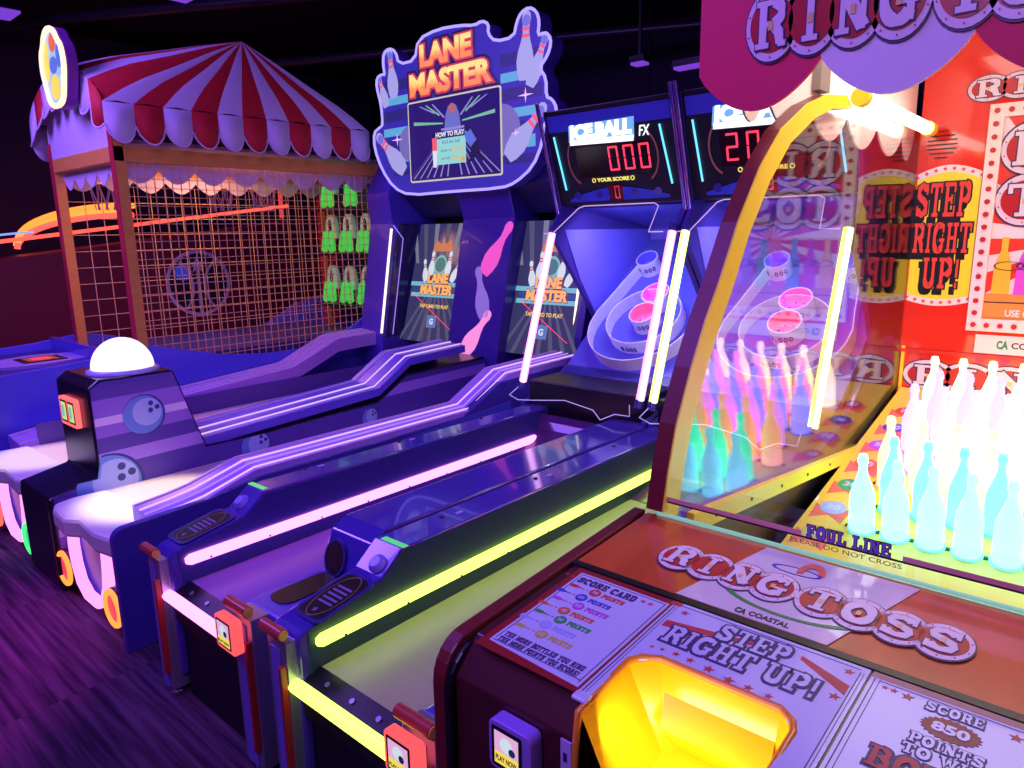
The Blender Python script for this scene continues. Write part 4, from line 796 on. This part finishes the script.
# middle panel
m = MB(); m.fprism(TS, [(-.56, PY(.765)), (tx0-.0, PY(.765)), (tx0, PY(ty0-.02)), (tx0+.04, PY(ty0+.015)), (tx1-.03, PY(ty0+.015)), (tx1, PY(ty0-.02)), (tx1, PY(.765)), (-.238, PY(.765)), (-.238, PY(1.065)), (-.56, PY(1.065))], 0, .003, PAP)
for a, b_ in ((-.556, -.554), (-.550, -.549), (-.249, -.2475), (-.244, -.243)): m.frect(TS, a, b_, PY(.77), PY(1.05), .003, .0034, INK)
m.frect(TS, -.549, -.249, PY(1.056), PY(1.0575), .003, .0034, INK)
m.fprism(TS, [(-.545, PY(.985)), (-.545, PY(1.005)), (-.40, PY(1.03)), (-.40, PY(1.02))], .003, .0033, RST); m.fprism(TS, [(-.252, PY(.985)), (-.252, PY(1.01)), (-.33, PY(1.04)), (-.33, PY(1.03))], .003, .0033, RST)
m.frect(TS, -.565, -.545, PY(1.052), PY(1.064), .003, .0035, RST)
for x, y, r_ in ((-.527, .925, .004), (-.51, .928, .005), (-.487, .930, .007), (-.462, .929, .008), (-.43, .926, .010), (-.395, .920, .010), (-.365, .921, .008), (-.335, .921, .007), (-.53, 1.04, .008), (-.262, 1.042, .008), (-.262, .975, .009)): m.star(TS, x, PY(y), r_, .003, .0036, RST)
sp_ = m.build('slogan_panel', RT)
m = MB()
for t, a, b_, y0, y1 in (('STEP', -.460, -.345, 1.004, 1.048), ('RIGHT UP!', -.527, -.283, .949, .997)):
    slab(m, TS, t, a, b_, PY(y0), PY(y1), .0032, INK, .0008, .0045); slab(m, TS, t, a, b_, PY(y0), PY(y1), .0042, PAP, .0006)
m.build('slogan_lettering', sp_)
# right panel
m = MB(); m.fprism(TS, [(-.234, PY(.765)), (.25, PY(.765)), (.25, PY(1.065)), (-.234, PY(1.065))], 0, .003, PAP); m.frect(TS, -.234, .25, PY(1.052), PY(1.065), .003, .0034, TAN)
for a, b_ in ((-.229, -.2275), (-.222, -.221)): m.frect(TS, a, b_, PY(.77), PY(1.05), .003, .0034, INK)
m.frect(TS, -.221, .25, PY(1.046), PY(1.0475), .003, .0034, INK)
for x, y, r_ in ((-.212, 1.036, .005), (-.200, 1.036, .006), (-.182, 1.034, .009), (-.055, 1.03, .009), (-.034, 1.03, .006)): m.star(TS, x, PY(y), r_, .003, .0036, RST)
bz = mat('badge_brown', (.30, .06, .05), .4); n_ = 24; bx, by = -.122, .994
m.fprism(TS, [(bx+(.036 if k % 2 else .032)*math.cos(k*math.pi/n_), PY(by)+(.024 if k % 2 else .021)*math.sin(k*math.pi/n_)) for k in range(2*n_)], .003, .0038, bz)
s2 = m.build('score_panel', RT)
m = MB()
for t, a, b_, y0, y1, hi in (('SCORE', -.158, -.090, 1.022, 1.041, 0), ('POINTS', -.162, -.078, .946, .966, 0), ('TO WIN', -.165, -.075, .921, .941, 0)):
    slab(m, TS, t, a, b_, PY(y0), PY(y1), .0032, INK, .0005, .0022); slab(m, TS, t, a, b_, PY(y0), PY(y1), .0040, PAP, .0005)
m.text(TS, '850', bx-.022, bx+.022, PY(by)-.010, PY(by)+.010, .0042, PAP, .0006, .04)
slab(m, TS, 'BONUS', -.195, -.045, PY(.872), PY(.912), .0032, INK, .0005, .004); slab(m, TS, 'BONUS', -.195, -.045, PY(.872), PY(.912), .0042, RST, .0005); m.build('score_lettering', s2)
m = MB(); m.prism([(1.068, .90), (1.068, ctop(1.068)+.0035), (1.084, ctop(1.084)+.0035), (1.084, .90)], 'x', A+.004, Bx, BLACK); m.build('panel_seam', RT)
# ring tray
YT = mat('tray_yellow', (1.0, .66, .01), .22, coat=.3); TZ = ctop(ty0)
m = MB(); zt = lambda y: ctop(y)-.001
L0, L1 = tx0, tx1; yb = ty0; bot = .80
v = [(L0, .745, .925), (L0, yb-.02, zt(yb-.02)), (L0+.04, yb+.015, zt(yb+.015)), (L1-.03, yb+.015, zt(yb+.015)), (L1, yb-.02, zt(yb-.02)), (L1, .745, .925),
     (L0+.07, .74, bot), (L0+.07, yb-.03, bot+.02), (L0+.085, yb-.01, bot+.02), (L1-.03, yb-.01, bot+.02), (L1-.015, yb-.03, bot+.02), (L1-.015, .74, bot), (L0+.055, yb+.0, .90), (L1-.03, yb+.0, .90), (L0+.075, .845, .875), (L1-.02, .845, .875)]
f = [(0, 1, 7, 6), (1, 2, 12, 8, 7), (2, 3, 13, 12), (12, 13, 15, 14), (14, 15, 9, 8), (12, 14, 8), (3, 4, 10, 9, 13), (13, 9, 15), (4, 5, 11, 10), (6, 7, 8, 9, 10, 11)]
m.add(v, f, YT); tr_ = m.build('ring_tray', RT)
m = MB(); m.tube([(L0-.006, .74, .80), (L0-.002, .738, .86), (L0, .742, .925), (L0, yb-.02, zt(yb-.02)+.002), (L0+.012, yb, zt(yb)+.002), (L0+.04, yb+.015, zt(yb+.015)+.002), (L1-.03, yb+.015, zt(yb+.015)+.002), (L1-.008, yb, zt(yb)+.002), (L1, yb-.02, zt(yb-.02)+.002), (L1, .742, .925)], .006, mat('tray_rim_orange', (.85, .30, .03), .25, coat=.5), 8); m.build('tray_rim', tr_)
tl = bpy.data.lights.new('tray_light', 'AREA'); tl.shape = 'RECTANGLE'; tl.size = .2; tl.size_y = .03; tl.energy = .38; tl.color = (1, .85, .45)
o = bpy.data.objects.new('tray_light', tl); COL.objects.link(o); o.location = (-.41, .76, .905); o.rotation_euler = (Vector((-.40, .90, .85))-Vector(o.location)).to_track_quat('-Z', 'Y').to_euler()
# front face art next to tray + card reader
m = MB(); Ff = front(.735); m.frect(Ff, -.565, tx0-.006, .55, .875, 0, .003, LAV)
for k in range(9): m.frect(Ff, -.560, -.553, .60+k*.03, .615+k*.03, .003, .0035, INK)
m.build('front_art', RT)
card_reader(RT, front(.733), -.685, -.60, .785, .870, mat('reader_violet', (.35, .2, .9), .3))
m = MB(); m.frect(TS, -.562, -.535, PY(.752), PY(.772), -.002, .005, PAP); m.build('corner_bracket', RT, .004)
# title panel print
TP = Frame((0, .79, .936), X_, (0, 1, .0665))
m = MB(); m.fprism(TP, [(-.575, PY(1.09)), (-.31+.0, PY(1.09)), (-.235, PY(1.345)), (-.60+.09, PY(1.345))], 0, .001, mat('print_white', (.72, .70, .8), .25, coat=.6))
m.ring(TP, -.40, PY(1.18), .11, .125, .001, .002, mat('print_green', (.05, .35, .08), .3), 30, .45, 180, 330)
m.ring(TP, -.405, PY(1.29), .012, .024, .002, .003, mat('print_coral', (.8, .2, .12), .3), 24, 1.6, 0, 200); m.ring(TP, -.43, PY(1.285), .04, .046, .001, .002, mat('print_blue', (.06, .05, .5), .3), 24, .3)
m.text(TP, 'CA', -.468, -.448, PY(1.095), PY(1.112), .001, mat('print_dark_green', (.02, .08, .05)), .0008, .05); m.text(TP, 'COASTAL', -.444, -.375, PY(1.098), PY(1.112), .001, mat('print_black', (.02, .02, .03)), .0008, .03)
m.build('title_background', RT)
def ring_title(F, x0, x1, y0, y1, parent, glowk=None, sg=1.0, h=.001, bulbs=True, words=('RING', 'TOSS'), slant=0):
    """lettering RING TOSS on overlapping cream-edged red ovals with bulbs"""
    n = sum(len(w_) for w_ in words)+.35*(len(words)-1); cw = (x1-x0)/n; hh = y1-y0; x = x0
    cr = mat('badge_white'+(glowk or ''), (.80, .72, .85), .3); rd = mat('badge_red'+(glowk or ''), (.5, .02, .03), .3); ou = mat('badge_outline', (.04, .02, .10), .4); yb_ = mat('badge_gold', (.85, .6, .25), .3)
    ma, mb2, mc2 = MB(), MB(), MB(); lets = []
    for w_ in words:
        for i, ch in enumerate(w_):
            cx = x+cw/2; cy = (y0+y1)/2+slant*(cx-x0)
            ma.disc(F, cx, cy, cw*.72, h, h+.001*sg, ou, 28, hh*.60); mb2.disc(F, cx, cy, cw*.68, h+.001*sg, h+.002*sg, cr, 28, hh*.56); mc2.disc(F, cx, cy, cw*.56, h+.002*sg, h+.003*sg, rd, 28, hh*.43)
            if bulbs:
                for k in range(10): a_ = k*math.pi/5+.3; mc2.disc(F, cx+cw*.62*math.cos(a_), cy+hh*.495*math.sin(a_), min(cw, hh)*.022, h+.0021*sg, h+.0028*sg, rd, 6)
            md = MB(); lets.append(md); lw = .42 if ch != 'I' else .25
            slab(md, F, ch, cx-cw*lw, cx+cw*lw, cy-hh*.36, cy+hh*.36, h+.0032*sg, ou, .0004*sg, cw*.035); slab(md, F, ch, cx-cw*lw, cx+cw*lw, cy-hh*.36, cy+hh*.36, h+.0040*sg, cr, .0006*sg)
            md.frect(F, cx-cw*.06, cx+cw*.06, cy-hh*.10, cy+hh*.04, h+.0050*sg, h+.0056*sg, yb_)
            x += cw
        x += cw*.35
    o = ma.build('title_badge', parent); mb2.build('badge_rim', o); mc2.build('badge_fill', o); [q.build('badge_letter', o) for q in lets]; return o
TR = Frame((-.66, 1.22, ctop(1.22)+.001), (1, 0.00, 0), (0, 1, .0665))
ring_title(TR, .0, .52, -.055, .035, RT, slant=-.02)
# front glass with the foul line
m = MB(); m.box(A+.03, Bx, 1.358, 1.362, .978, 1.065, GL); m.build('front_glass', RT)
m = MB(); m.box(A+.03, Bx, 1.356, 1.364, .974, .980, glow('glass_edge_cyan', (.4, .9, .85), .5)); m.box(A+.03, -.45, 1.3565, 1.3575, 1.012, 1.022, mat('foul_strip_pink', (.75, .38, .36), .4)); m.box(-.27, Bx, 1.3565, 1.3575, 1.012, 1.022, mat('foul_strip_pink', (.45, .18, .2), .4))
m.box(A+.03, Bx, 1.357, 1.3575, 1.008, 1.012, BLACK); slab(m, front(1.3565), 'FOUL LINE', -.44, -.29, 1.013, 1.038, 0, BLACK, .0008, .0016); slab(m, front(1.3555), 'FOUL LINE', -.44, -.29, 1.013, 1.038, 0, mat('foul_purple', (.26, .14, .62)), .0008); m.text(front(1.3565), 'PLEASE DO NOT CROSS', -.47, -.27, .996, 1.005, 0, mat('foul_gold', (.35, .25, .08)), .0005, .0); m.build('foul_line', RT)
# bottle field
def bedz(y): return .69+(y-2.26)*.2035
bedm = mat('field_yellow', (.95, .74, .06), .35, coat=.3)
m = MB(); m.prism([(2.02, bedz(2.02)-.04), (2.02, bedz(2.02)), (3.40, bedz(3.40)), (3.40, bedz(3.4)-.04)], 'x', A+.05, Bx-.05, bedm); fd = m.build('bottle_field', RT)
BF = Frame((0, 2.26, .69), X_, (0, 1, .2035)); BV = BF.n
m = MB(); tri = mat('field_coral', (.85, .18, .14), .4)
m.fprism(BF, [(A+.065, -.22), (A+.15, -.22), (A+.165, 1.13), (A+.08, 1.13)], 0, .0008, mat('field_pale', (.95, .66, .10), .4))
for i, (t, c) in enumerate(cols[::-1]):
    y = -.09+i*.165; x = A+.115+i*.003
    m.fprism(BF, [(x-.05, y-.075), (x+.005, y-.035), (x-.055, y+.02)], .0008, .0014, tri); m.fprism(BF, [(x+.05, y-.075), (x-.005, y-.035), (x+.055, y+.02)], .0008, .0014, tri)
    m.disc(BF, x, y+.01, .040, .0014, .0022, mat('field_'+t, c, .4, emit=c, es=.1), 20); m.text(BF, t, x-.022, x+.022, y-.005, y+.03, .0023, PAP, .0006, .04)
m.build('field_print', fd)
holes = MB(); HB = mat('hole_dark', (.03, .02, .02), .5)
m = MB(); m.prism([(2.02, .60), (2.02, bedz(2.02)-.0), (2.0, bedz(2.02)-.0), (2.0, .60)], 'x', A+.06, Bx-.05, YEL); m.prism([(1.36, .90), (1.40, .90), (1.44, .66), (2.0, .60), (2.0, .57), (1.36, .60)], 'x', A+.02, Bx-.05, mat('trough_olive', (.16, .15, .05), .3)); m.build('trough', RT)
m = MB(); m.prism([(1.37, .955), (1.37, .90), (1.43, .90), (1.43, .915)], 'x', -.62, Bx-.05, YEL); m.build('trough_lip', RT)
m = MB(); m.fprism(side(A+.030), [(1.50, .885), (2.9, .735), (2.9, .775), (1.50, .935)], 0, .02, YEL)
for k in range(6): m.disc(side(A+.051), 1.62+k*.22, .895-k*.0235, .005, 0, .002, BLACK, 8)
m.build('side_sill', RT)
m = MB(); m.prism([(1.36, .3), (1.36, .90), (2.9, .735), (3.42, .93), (3.42, .3)], 'x', A, A+.015, BLACK); m.build('lower_side_panel', RT)
# back wall
m = MB(); m.box(A+.027, Bx, yB, yB+.04, .5, 2.42, RW); bwall = m.build('back_wall', RT)
FB = front(yB)
m = MB(); m.frect(FB, A+.02, Bx, 1.075, 1.09, 0, .012, mat('ledge_red', (.7, .04, .03), .2)); m.frect(FB, A+.036, A+.048, .5, 1.1, 0, .01, YEL); m.build('wall_ledge', bwall)
# back strip with the title
ring_title(Frame((A+.075, yB-.002, .985), X_, Z_), 0, 1.2, -.06, .055, bwall, 'b', h=0, bulbs=False)
# banner STEP RIGHT UP!
YB_ = mat('banner_yellow', (.98, .86, .04), .35); BWh = mat('banner_white', (.9, .85, .8), .35); LR = mat('banner_red', (.80, .07, .05), .35); LBk = mat('banner_black', (.01, .01, .015), .4)
m = MB(); bx0, bx1 = A+.034, -.54; N = 14
top = [(bx0+(bx1-bx0)*i/N, 1.765+.05*math.sin(math.pi*(.12+.76*i/N))) for i in range(N+1)]; bot_ = [(bx0+(bx1-bx0)*i/N, 1.335-.03*math.sin(math.pi*(.12+.76*i/N))) for i in range(N+1)]
m.fprism(FB, [(x, z-.028) for x, z in bot_]+[(x, z+.028) for x, z in top][::-1], 0, .002, BWh); m.fprism(FB, bot_+top[::-1], .002, .003, YB_)
for i in range(0, N+1, 2): m.star(FB, top[i][0], top[i][1]+.014, .010, .002, .003, LR); m.star(FB, bot_[i][0], bot_[i][1]-.014, .010, .002, .003, LR)
bn = m.build('banner', bwall)
m = MB()
for t, a, b_, y0, y1 in (('STEP', -.762, -.570, 1.64, 1.775), ('RIGHT', -.762, -.552, 1.495, 1.615), ('UP!', -.715, -.580, 1.35, 1.475)):
    slab(m, FB, t, a-.012, b_-.012, y0-.022, y1-.022, .003, LBk, .0008, .006); slab(m, FB, t, a, b_, y0, y1, .0042, LBk, .001, .0055); slab(m, FB, t, a, b_, y0, y1, .0056, LR, .001)
    n_ = len(t)
m.build('banner_lettering', bn)
# speaker grille
m = MB()
for k in range(7):
    z = 1.87+k*.017; hw_ = math.sqrt(max(0, .055**2-(z-1.92)**2)); m.frect(FB, -.69-hw_, -.69+hw_, z, z+.005, 0, .002, BLACK)
m.build('speaker_grille', bwall)
# lit poster frame with bulbs
def marquee_board():
    x0, x1, z0, z1 = -.535, .20, 1.185, 2.055; t = .05
    m = MB()
    for r_ in ((x0, x0+t, z0, z1), (x1-t, x1, z0, z1), (x0+t, x1-t, z0, z0+t), (x0+t, x1-t, z1-t, z1)): m.frect(FB, *r_, 0, .02, mat('board_frame', (.92, .85, .78), .35))
    b_ = m.build('poster_board', bwall, .002)
    bu = mat('bulb_red', (.55, .03, .03), .3); spots = []
    for k in range(18): z = z0+.025+k*(z1-z0-.05)/17; spots += [(x0+.025, z), (x1-.025, z)]
    for k in range(1, 15): x = x0+.025+k*(x1-x0-.05)/15; spots += [(x, z0+.025), (x, z1-.025)]
    for x, z in spots: m = MB(); m.disc(FB, x, z, .010, .02, .026, bu, 10); m.build('bulb', b_)
    m = MB(); m.frect(FB, x0+t, x1-t, z0+t, z1-t, 0, .004, mat('poster_white', (.9, .85, .88), .3)); cx, cz = (x0+x1)/2, 1.55; rr = mat('poster_red', (.82, .06, .04), .3)
    for k in range(16):
        a0, a1 = k*math.pi/8, k*math.pi/8+.2
        def hit(a):
            c, s_ = math.cos(a), math.sin(a); t1 = min(((x1-t-cx) if c > 0 else (x0+t-cx))/c if abs(c) > 1e-6 else 9, ((z1-t-cz) if s_ > 0 else (z0+t-cz))/s_ if abs(s_) > 1e-6 else 9); return (cx+c*t1, cz+s_*t1)
        m.fprism(FB, [(cx, cz), hit(a0), hit(a1)], .004, .005, rr)
    m.frect(FB, x0+t, x1-t, z0+t, z0+t+.10, .005, .007, mat('poster_wood', (.75, .33, .06), .4)); m.frect(FB, x0+t, x1-t, z0+t+.065, z0+t+.069, .007, .008, BLACK)
    for i, c in enumerate(((.95, .6, .05), (.75, .1, .75), (.2, .5, .9), (.9, .2, .2), (.2, .7, .3), (.6, .4, .9), (.95, .6, .05), (.75, .1, .75))):
        x = x0+t+.050+i*.074; z = z0+t+.10; mm_ = mat('poster_bottle_%d' % i, c, .3)
        m.fprism(FB, [(x-.030, z), (x+.030, z), (x+.028, z+.11), (x+.011, z+.17), (x+.012, z+.22), (x-.012, z+.22), (x-.011, z+.17), (x-.028, z+.11)], .007, .010, mm_); m.ring(FB, x+.02, z+.11, .045, .050, .010, .012, BLACK, 24, .35)
    m.text(FB, 'USE CARD ONLY', -.41, -.18, z0+t+.012, z0+t+.04, .008, BWh, .001, .03)
    m.build('poster', b_)
    o = ring_title(FB, -.46, .10, 1.80, 1.97, b_, 'b', h=.008, words=('RING',)); ring_title(FB, -.46, .10, 1.61, 1.78, b_, 'b', h=.008, words=('TOSS',))
marquee_board()
ring_title(FB, -.60, .25, 2.075, 2.16, bwall, 'b', h=.004)
m = MB(); m.frect(FB, -.50, .18, 1.095, 1.17, 0, .004, mat('plate_white', (.8, .82, .78), .35)); m.text(FB, 'CA', -.425, -.385, 1.115, 1.15, .004, mat('print_teal', (.03, .3, .15)), .001, .05); m.text(FB, 'COASTAL', -.375, -.22, 1.12, 1.145, .004, mat('print_black', (.02, .02, .03)), .001, .02); m.build('maker_plate', bwall)
# right side panel
m = MB(); m.prism([(1.36, .3), (1.36, 1.0), (2.4, 2.0), (3.42, 2.1), (3.42, .3)], 'x', Bx, Bx+.03, RW); m.build('right_panel', RT)
# arch with side glass
AR = [(1.34, .99), (1.36, 1.08), (1.39, 1.18), (1.45, 1.30), (1.51, 1.40), (1.57, 1.48), (1.66, 1.62), (1.77, 1.75), (1.89, 1.85), (2.06, 1.93), (2.20, 1.97), (2.38, 1.99)]
inn = [(y+.065, z-.03) for y, z in AR]
m = MB(); n = len(AR); v = []; f = []
for (y, z), (yi, zi) in zip(AR, inn): v += [(A+.012, y, z), (A+.052, y, z), (A+.052, yi, zi), (A+.012, yi, zi)]
for i in range(n-1):
    for k in range(4): f.append((4*i+k, 4*i+(k+1) % 4, 4*i+4+(k+1) % 4, 4*i+4+k))
f += [(0, 1, 2, 3), (4*n-1, 4*n-2, 4*n-3, 4*n-4)]
m.add(v, f, MAR); ar = m.build('side_arch', RT)
m = MB(); v = []
for (y, z), (yi, zi) in zip(AR, inn): v += [(A+.052, y, z), (A+.056, y, z), (A+.056, yi, zi), (A+.052, yi, zi)]
m.add(v, f, YEL); m.build('arch_trim', ar)
m = MB(); m.fprism(side(A+.030), [(1.44, .90)]+[p for p in inn]+[(3.42, 2.02), (3.42, .93), (2.9, .735)], -.002, .002, GL); m.build('side_glass', RT)
# top tube lamp with holders
m = MB(); m.tube([(A+.085, 2.44, 1.985), (A+.085, 3.26, 1.975)], .022, glow('fluorescent_white', (1, .97, .85), 6), 12); tbm = m.build('fluorescent_tube', RT)
for q in ([(A+.085, 3.26, 1.975), (A+.085, 3.32, 1.975)], [(A+.085, 2.40, 1.985), (A+.085, 2.44, 1.985)]): m = MB(); m.tube(q, .027, YEL, 12); m.build('tube_holder', tbm)
# valance, roof, side trim
VW = mat('valance_white', (.80, .74, .92), .55); VR = mat('valance_red', (.75, .01, .10), .55)
def big_scallop(x0, x1, ma):
    N = 20; pts = [(x0+(x1-x0)*i/N, 1.97-.095*math.sin(math.pi*i/N)**.8) for i in range(N+1)]
    m = MB(); m.fprism(front(1.72), pts+[(x1, 2.55), (x0, 2.55)], -.01, 0, ma); m.build('valance', RT)
xs = [-.89, -.60, -.31, -.02, .27, .58]
for i in range(5): big_scallop(xs[i], xs[i+1], (VR, VW)[i % 2])
ring_title(front(1.718), -.755, -.02, 1.985, 2.125, RT, 'v', sg=2.5, h=.0)
def side_scallops(x):
    pts = []; ys = [1.735, 1.90, 2.23, 2.56, 2.90, 3.25, 3.42]
    for a, b_ in zip(ys, ys[1:]): pts += [(a+(b_-a)*k/10, 1.955-.09*math.sin(math.pi*k/10)**.8) for k in range(11)]
    m = MB(); m.fprism(side(x), pts+[(3.42, 2.4), (1.735, 2.4)], -.006, .0, mat('valance_lining', (.90, .86, .80), .6)); m.build('side_valance', RT)
side_scallops(A+.005); side_scallops(Bx+.05)
CE = mat('cabinet_ceiling', (.72, .62, .52), .5)
m = MB(); m.box(A-.04, Bx+.04, 1.73, 3.45, 2.40, 2.44, CE); m.box(A-.03, Bx, 2.55, 2.556, 2.396, 2.40, BLACK); m.box(A-.03, Bx, 3.0, 3.006, 2.396, 2.40, BLACK); m.build('cabinet_ceiling', RT)
m = MB(); m.box(A+.006, A+.03, 2.22, 2.30, 1.99, 2.40, mat('upright_grey', (.28, .27, .25), .4)); m.build('upright', RT)
m = MB(); m.box(A+.2, Bx-.2, 2.0, 2.06, 2.37, 2.398, glow('fill_panel_white', (1, .95, .88), 5)); m.build('added_fill_panel', RT)  # unseen glowing panel behind the valance, added to brighten the red wall
rl = bpy.data.lights.new('cabinet_fill_light', 'AREA'); rl.shape = 'RECTANGLE'; rl.size = 1.1; rl.size_y = .8; rl.energy = 11; rl.color = (1, .93, .85)  # fill light added under the ceiling for a brighter interior
o = bpy.data.objects.new('cabinet_fill_light', rl); COL.objects.link(o); o.location = (-.15, 2.35, 2.36)
rl.cycles.is_caustics_light = False

# bottles: seven rows, one colour each
BC = [('light blue', (.22, .85, 1.0)), ('green', (.12, .95, .55)), ('orange', (1.0, .42, .22)), ('purple', (.80, .30, 1.0)), ('blue', (.28, .28, 1.0)), ('pink', (1.0, .25, .42)), ('yellow', (1.0, .80, .40))]
prof = [(.030, 0), (.036, .006), (.036, .10), (.034, .128), (.025, .158), (.0155, .188), (.0115, .205), (.0115, .228), (.0145, .230), (.0145, .245), (.0115, .248), (.0115, .256), (.004, .258)]
q_ = BV.to_track_quat('Z', 'Y')
ordn += ['seventh', 'eighth', 'ninth']; FL = Frame((0, 0, 0), X_, Y_)
for r_, (cn, c) in enumerate(BC):
    g = mat('bottle_'+cn.replace(' ', '_'), c, .15, emit=c, es=2.6)
    m = MB(); m.lathe(FL, prof, g, 20); pb = m.build('glass_bottle'); ring = MB(); ring.lathe(FL, [(.041, .0), (.041, .004), (.034, .006)], mat('socket_'+cn.replace(' ', '_'), c, .3, emit=c, es=.8), 20); rg = ring.build('socket_ring', pb)
    hm = MB()
    for k in (-1, 1): hm.box(k*.044-.003, k*.044+.003, -.006, .006, .0, .004, BLACK)
    cl = hm.build('clip', pb)
    for k in range(8):
        if k == 0: o = pb
        else:
            o = pb.copy(); COL.objects.link(o)
            for ch in (rg, cl): c2 = ch.copy(); COL.objects.link(c2); c2.parent = o
        x = -.57+k*.093+(.0465 if r_ % 2 else 0); p = BF.p(x, r_*.146, .0015); o.location = p; o.rotation_euler = q_.to_euler()
        o['category'] = 'bottle'; o['group'] = 'glowing bottles of the ring toss'
        o['label'] = 'glowing %s bottle in the ring toss, %s from the left in its row' % (cn, ordn[k])

# ------------------------------------------------------------ background on the left
BWm = mat('maroon_wall', (.20, .02, .07), .6); BR = mat('arena_maroon', (.22, .015, .05), .5)
struct(MB().box(-9.6, -9.5, -1, 7.5, 0, 3.9, mat('far_wall', (.035, .015, .05), .7)).build('trim_1'))
T = thing('basketball_game', (-8.2, 3.6, 0), 'maroon basketball game with red neon rail and round emblem, behind the booth', 'arcade game')
m = MB(); m.prism([(1.0, 0), (1.0, 1.35), (4.9, 1.80), (5.6, 1.85), (5.6, 0)], 'x', -8.4, -7.9, BR); m.build('body', T, .01)
m = MB(); m.tube([(-7.88, 1.0, 1.50), (-7.88, 4.9, 1.98)], .018, glow('rail_red_neon', (1, .07, .05), 2.4)); m.build('neon_rail', T)
m = MB(); m.tube([(-7.9, .8, 1.56), (-7.9, 2.2, 1.70)], .010, glow('rail_blue_neon', (.25, .35, 1), 1.2)); m.build('neon_rail', T)
Fq = side(-7.897); m = MB(); wl = mat('emblem_white', (.85, .75, .9), .4); ey, ezz, er = 3.72, 1.13, .36
m.ring(Fq, ey, ezz, er*.90, er, 0, .006, wl, 40); m.disc(Fq, ey, ezz, er*.90, 0, .002, mat('emblem_dark', (.03, .02, .06)), 40)
m.ring(Fq, ey-er*1.15, ezz-er*.1, er*.93, er, .002, .006, wl, 20, 1, -46, 52); m.ring(Fq, ey+er*1.15, ezz-er*.1, er*.93, er, .002, .006, wl, 20, 1, 128, 226)
m.frect(Fq, ey-.02, ey+.02, ezz-er*.9, ezz+er*.4, .002, .006, wl); m.star(Fq, ey, ezz+er*.55, .10, .002, .007, wl); m.disc(Fq, ey-er*.45, ezz+er*.35, er*.25, .002, .004, mat('emblem_blue', (.05, .1, .7), .4, emit=(.05, .1, .8), es=.3), 20); m.build('emblem', T)
for k in range(3):
    m = MB(); m.tube([(-8.5-.05*k, 2.22+1.15*(1-math.cos(math.pi*t/32)*1.0), (1.60, 1.54, 1.57)[k]+(.38, .34, .36)[k]*math.sin(math.pi*t/32)) for t in range(0, 17)], (.030, .028, .020)[k], (ORG, REDG, glow('arch_yellow', (1, .5, .08), 1.0))[k], 8); m.build('neon_arch', T)
nw = mat('net_white', (.8, .75, .85), .5)
for y in (4.25, 4.8, 3.0):
    m = MB(); F = Frame((-8.25, y, 2.20), X_, Y_); m.tube([F.p(.16*math.cos(t*math.pi/8), .16*math.sin(t*math.pi/8)) for t in range(16)], .012, REDG if y > 4.5 else ORG, 6, closed=True)
    for k in range(8):
        a = k*math.pi/4
        for d in (-1, 1): m.tube([F.p(.155*math.cos(a), .155*math.sin(a), 0), F.p(.10*math.cos(a+d*.5), .10*math.sin(a+d*.5), -.28)], .005, nw, 5)
    m.build('hoop', T)
m = MB(); m.box(-8.42, -8.38, 5.1, 5.14, 1.85, 2.35, glow('dim_red', (1, .06, .05), .8)); m.build('neon_post', T)
T = thing('hoop_machine_row', (-9.0, 1.2, 0), 'dark purple cabinet standing at the left edge beyond the booth', 'arcade game'); m = MB(); m.box(-9.3, -8.7, -.6, .9, 0, 1.45, mat('cabinet_purple', (.12, .03, .12), .5)); m.build('cabinet', T, .01); m = MB(); m.box(-8.69, -8.66, -.5, .8, 1.30, 1.34, NAVY); m.build('cabinet_trim', T)
# ceiling lights and pipes
for i, (x, y, z, sx, sy, l) in enumerate(((-6.1, 3.0, 3.55, .45, .25, 'violet ceiling light above the booth, at the top edge'), (-8.0, 2.2, 3.62, .35, .3, 'violet ceiling light at the top left corner'), (-2.85, 5.8, 2.95, .75, .12, 'long violet ceiling light beyond the alley games'), (-3.45, 5.6, 3.0, .14, .12, 'short violet ceiling light beyond the alley games'), (-4.2, 7.0, 2.8, .5, .2, 'low violet light seen right of the bowling marquee'))):
    T = thing('ceiling_light', (x, y, z), l, 'ceiling light', 'violet ceiling lights')
    m = MB(); m.box(x-sx/2, x+sx/2, y-sy/2, y+sy/2, z, z+.05, BLACK); m.build('housing', T); m = MB(); m.box(x-sx/2+.01, x+sx/2-.01, y-sy/2+.01, y+sy/2-.01, z-.02, z, glow('uv_panel', (.28, .07, .9), .7)); m.build('diffuser', T); m = MB(); m.box(x-.01, x+.01, y-.01, y+.01, z+.05, 4.0, BLACK); m.build('stem', T)
for i, (a, b_, l) in enumerate((((-9.5, 2.0, 3.7), (-1.0, 6.8, 3.7), 'dark ceiling pipe running over the booth roof'), ((-9.5, 4.2, 3.6), (-2, 7.8, 3.6), 'dark ceiling pipe far behind the marquee'))):
    m = MB(); m.tube([a, b_], .05, mat('dull_pipe', (.08, .07, .09), .35, metal=.6)); o = m.build('ceiling_pipe'); o['label'] = l; o['category'] = 'pipe'
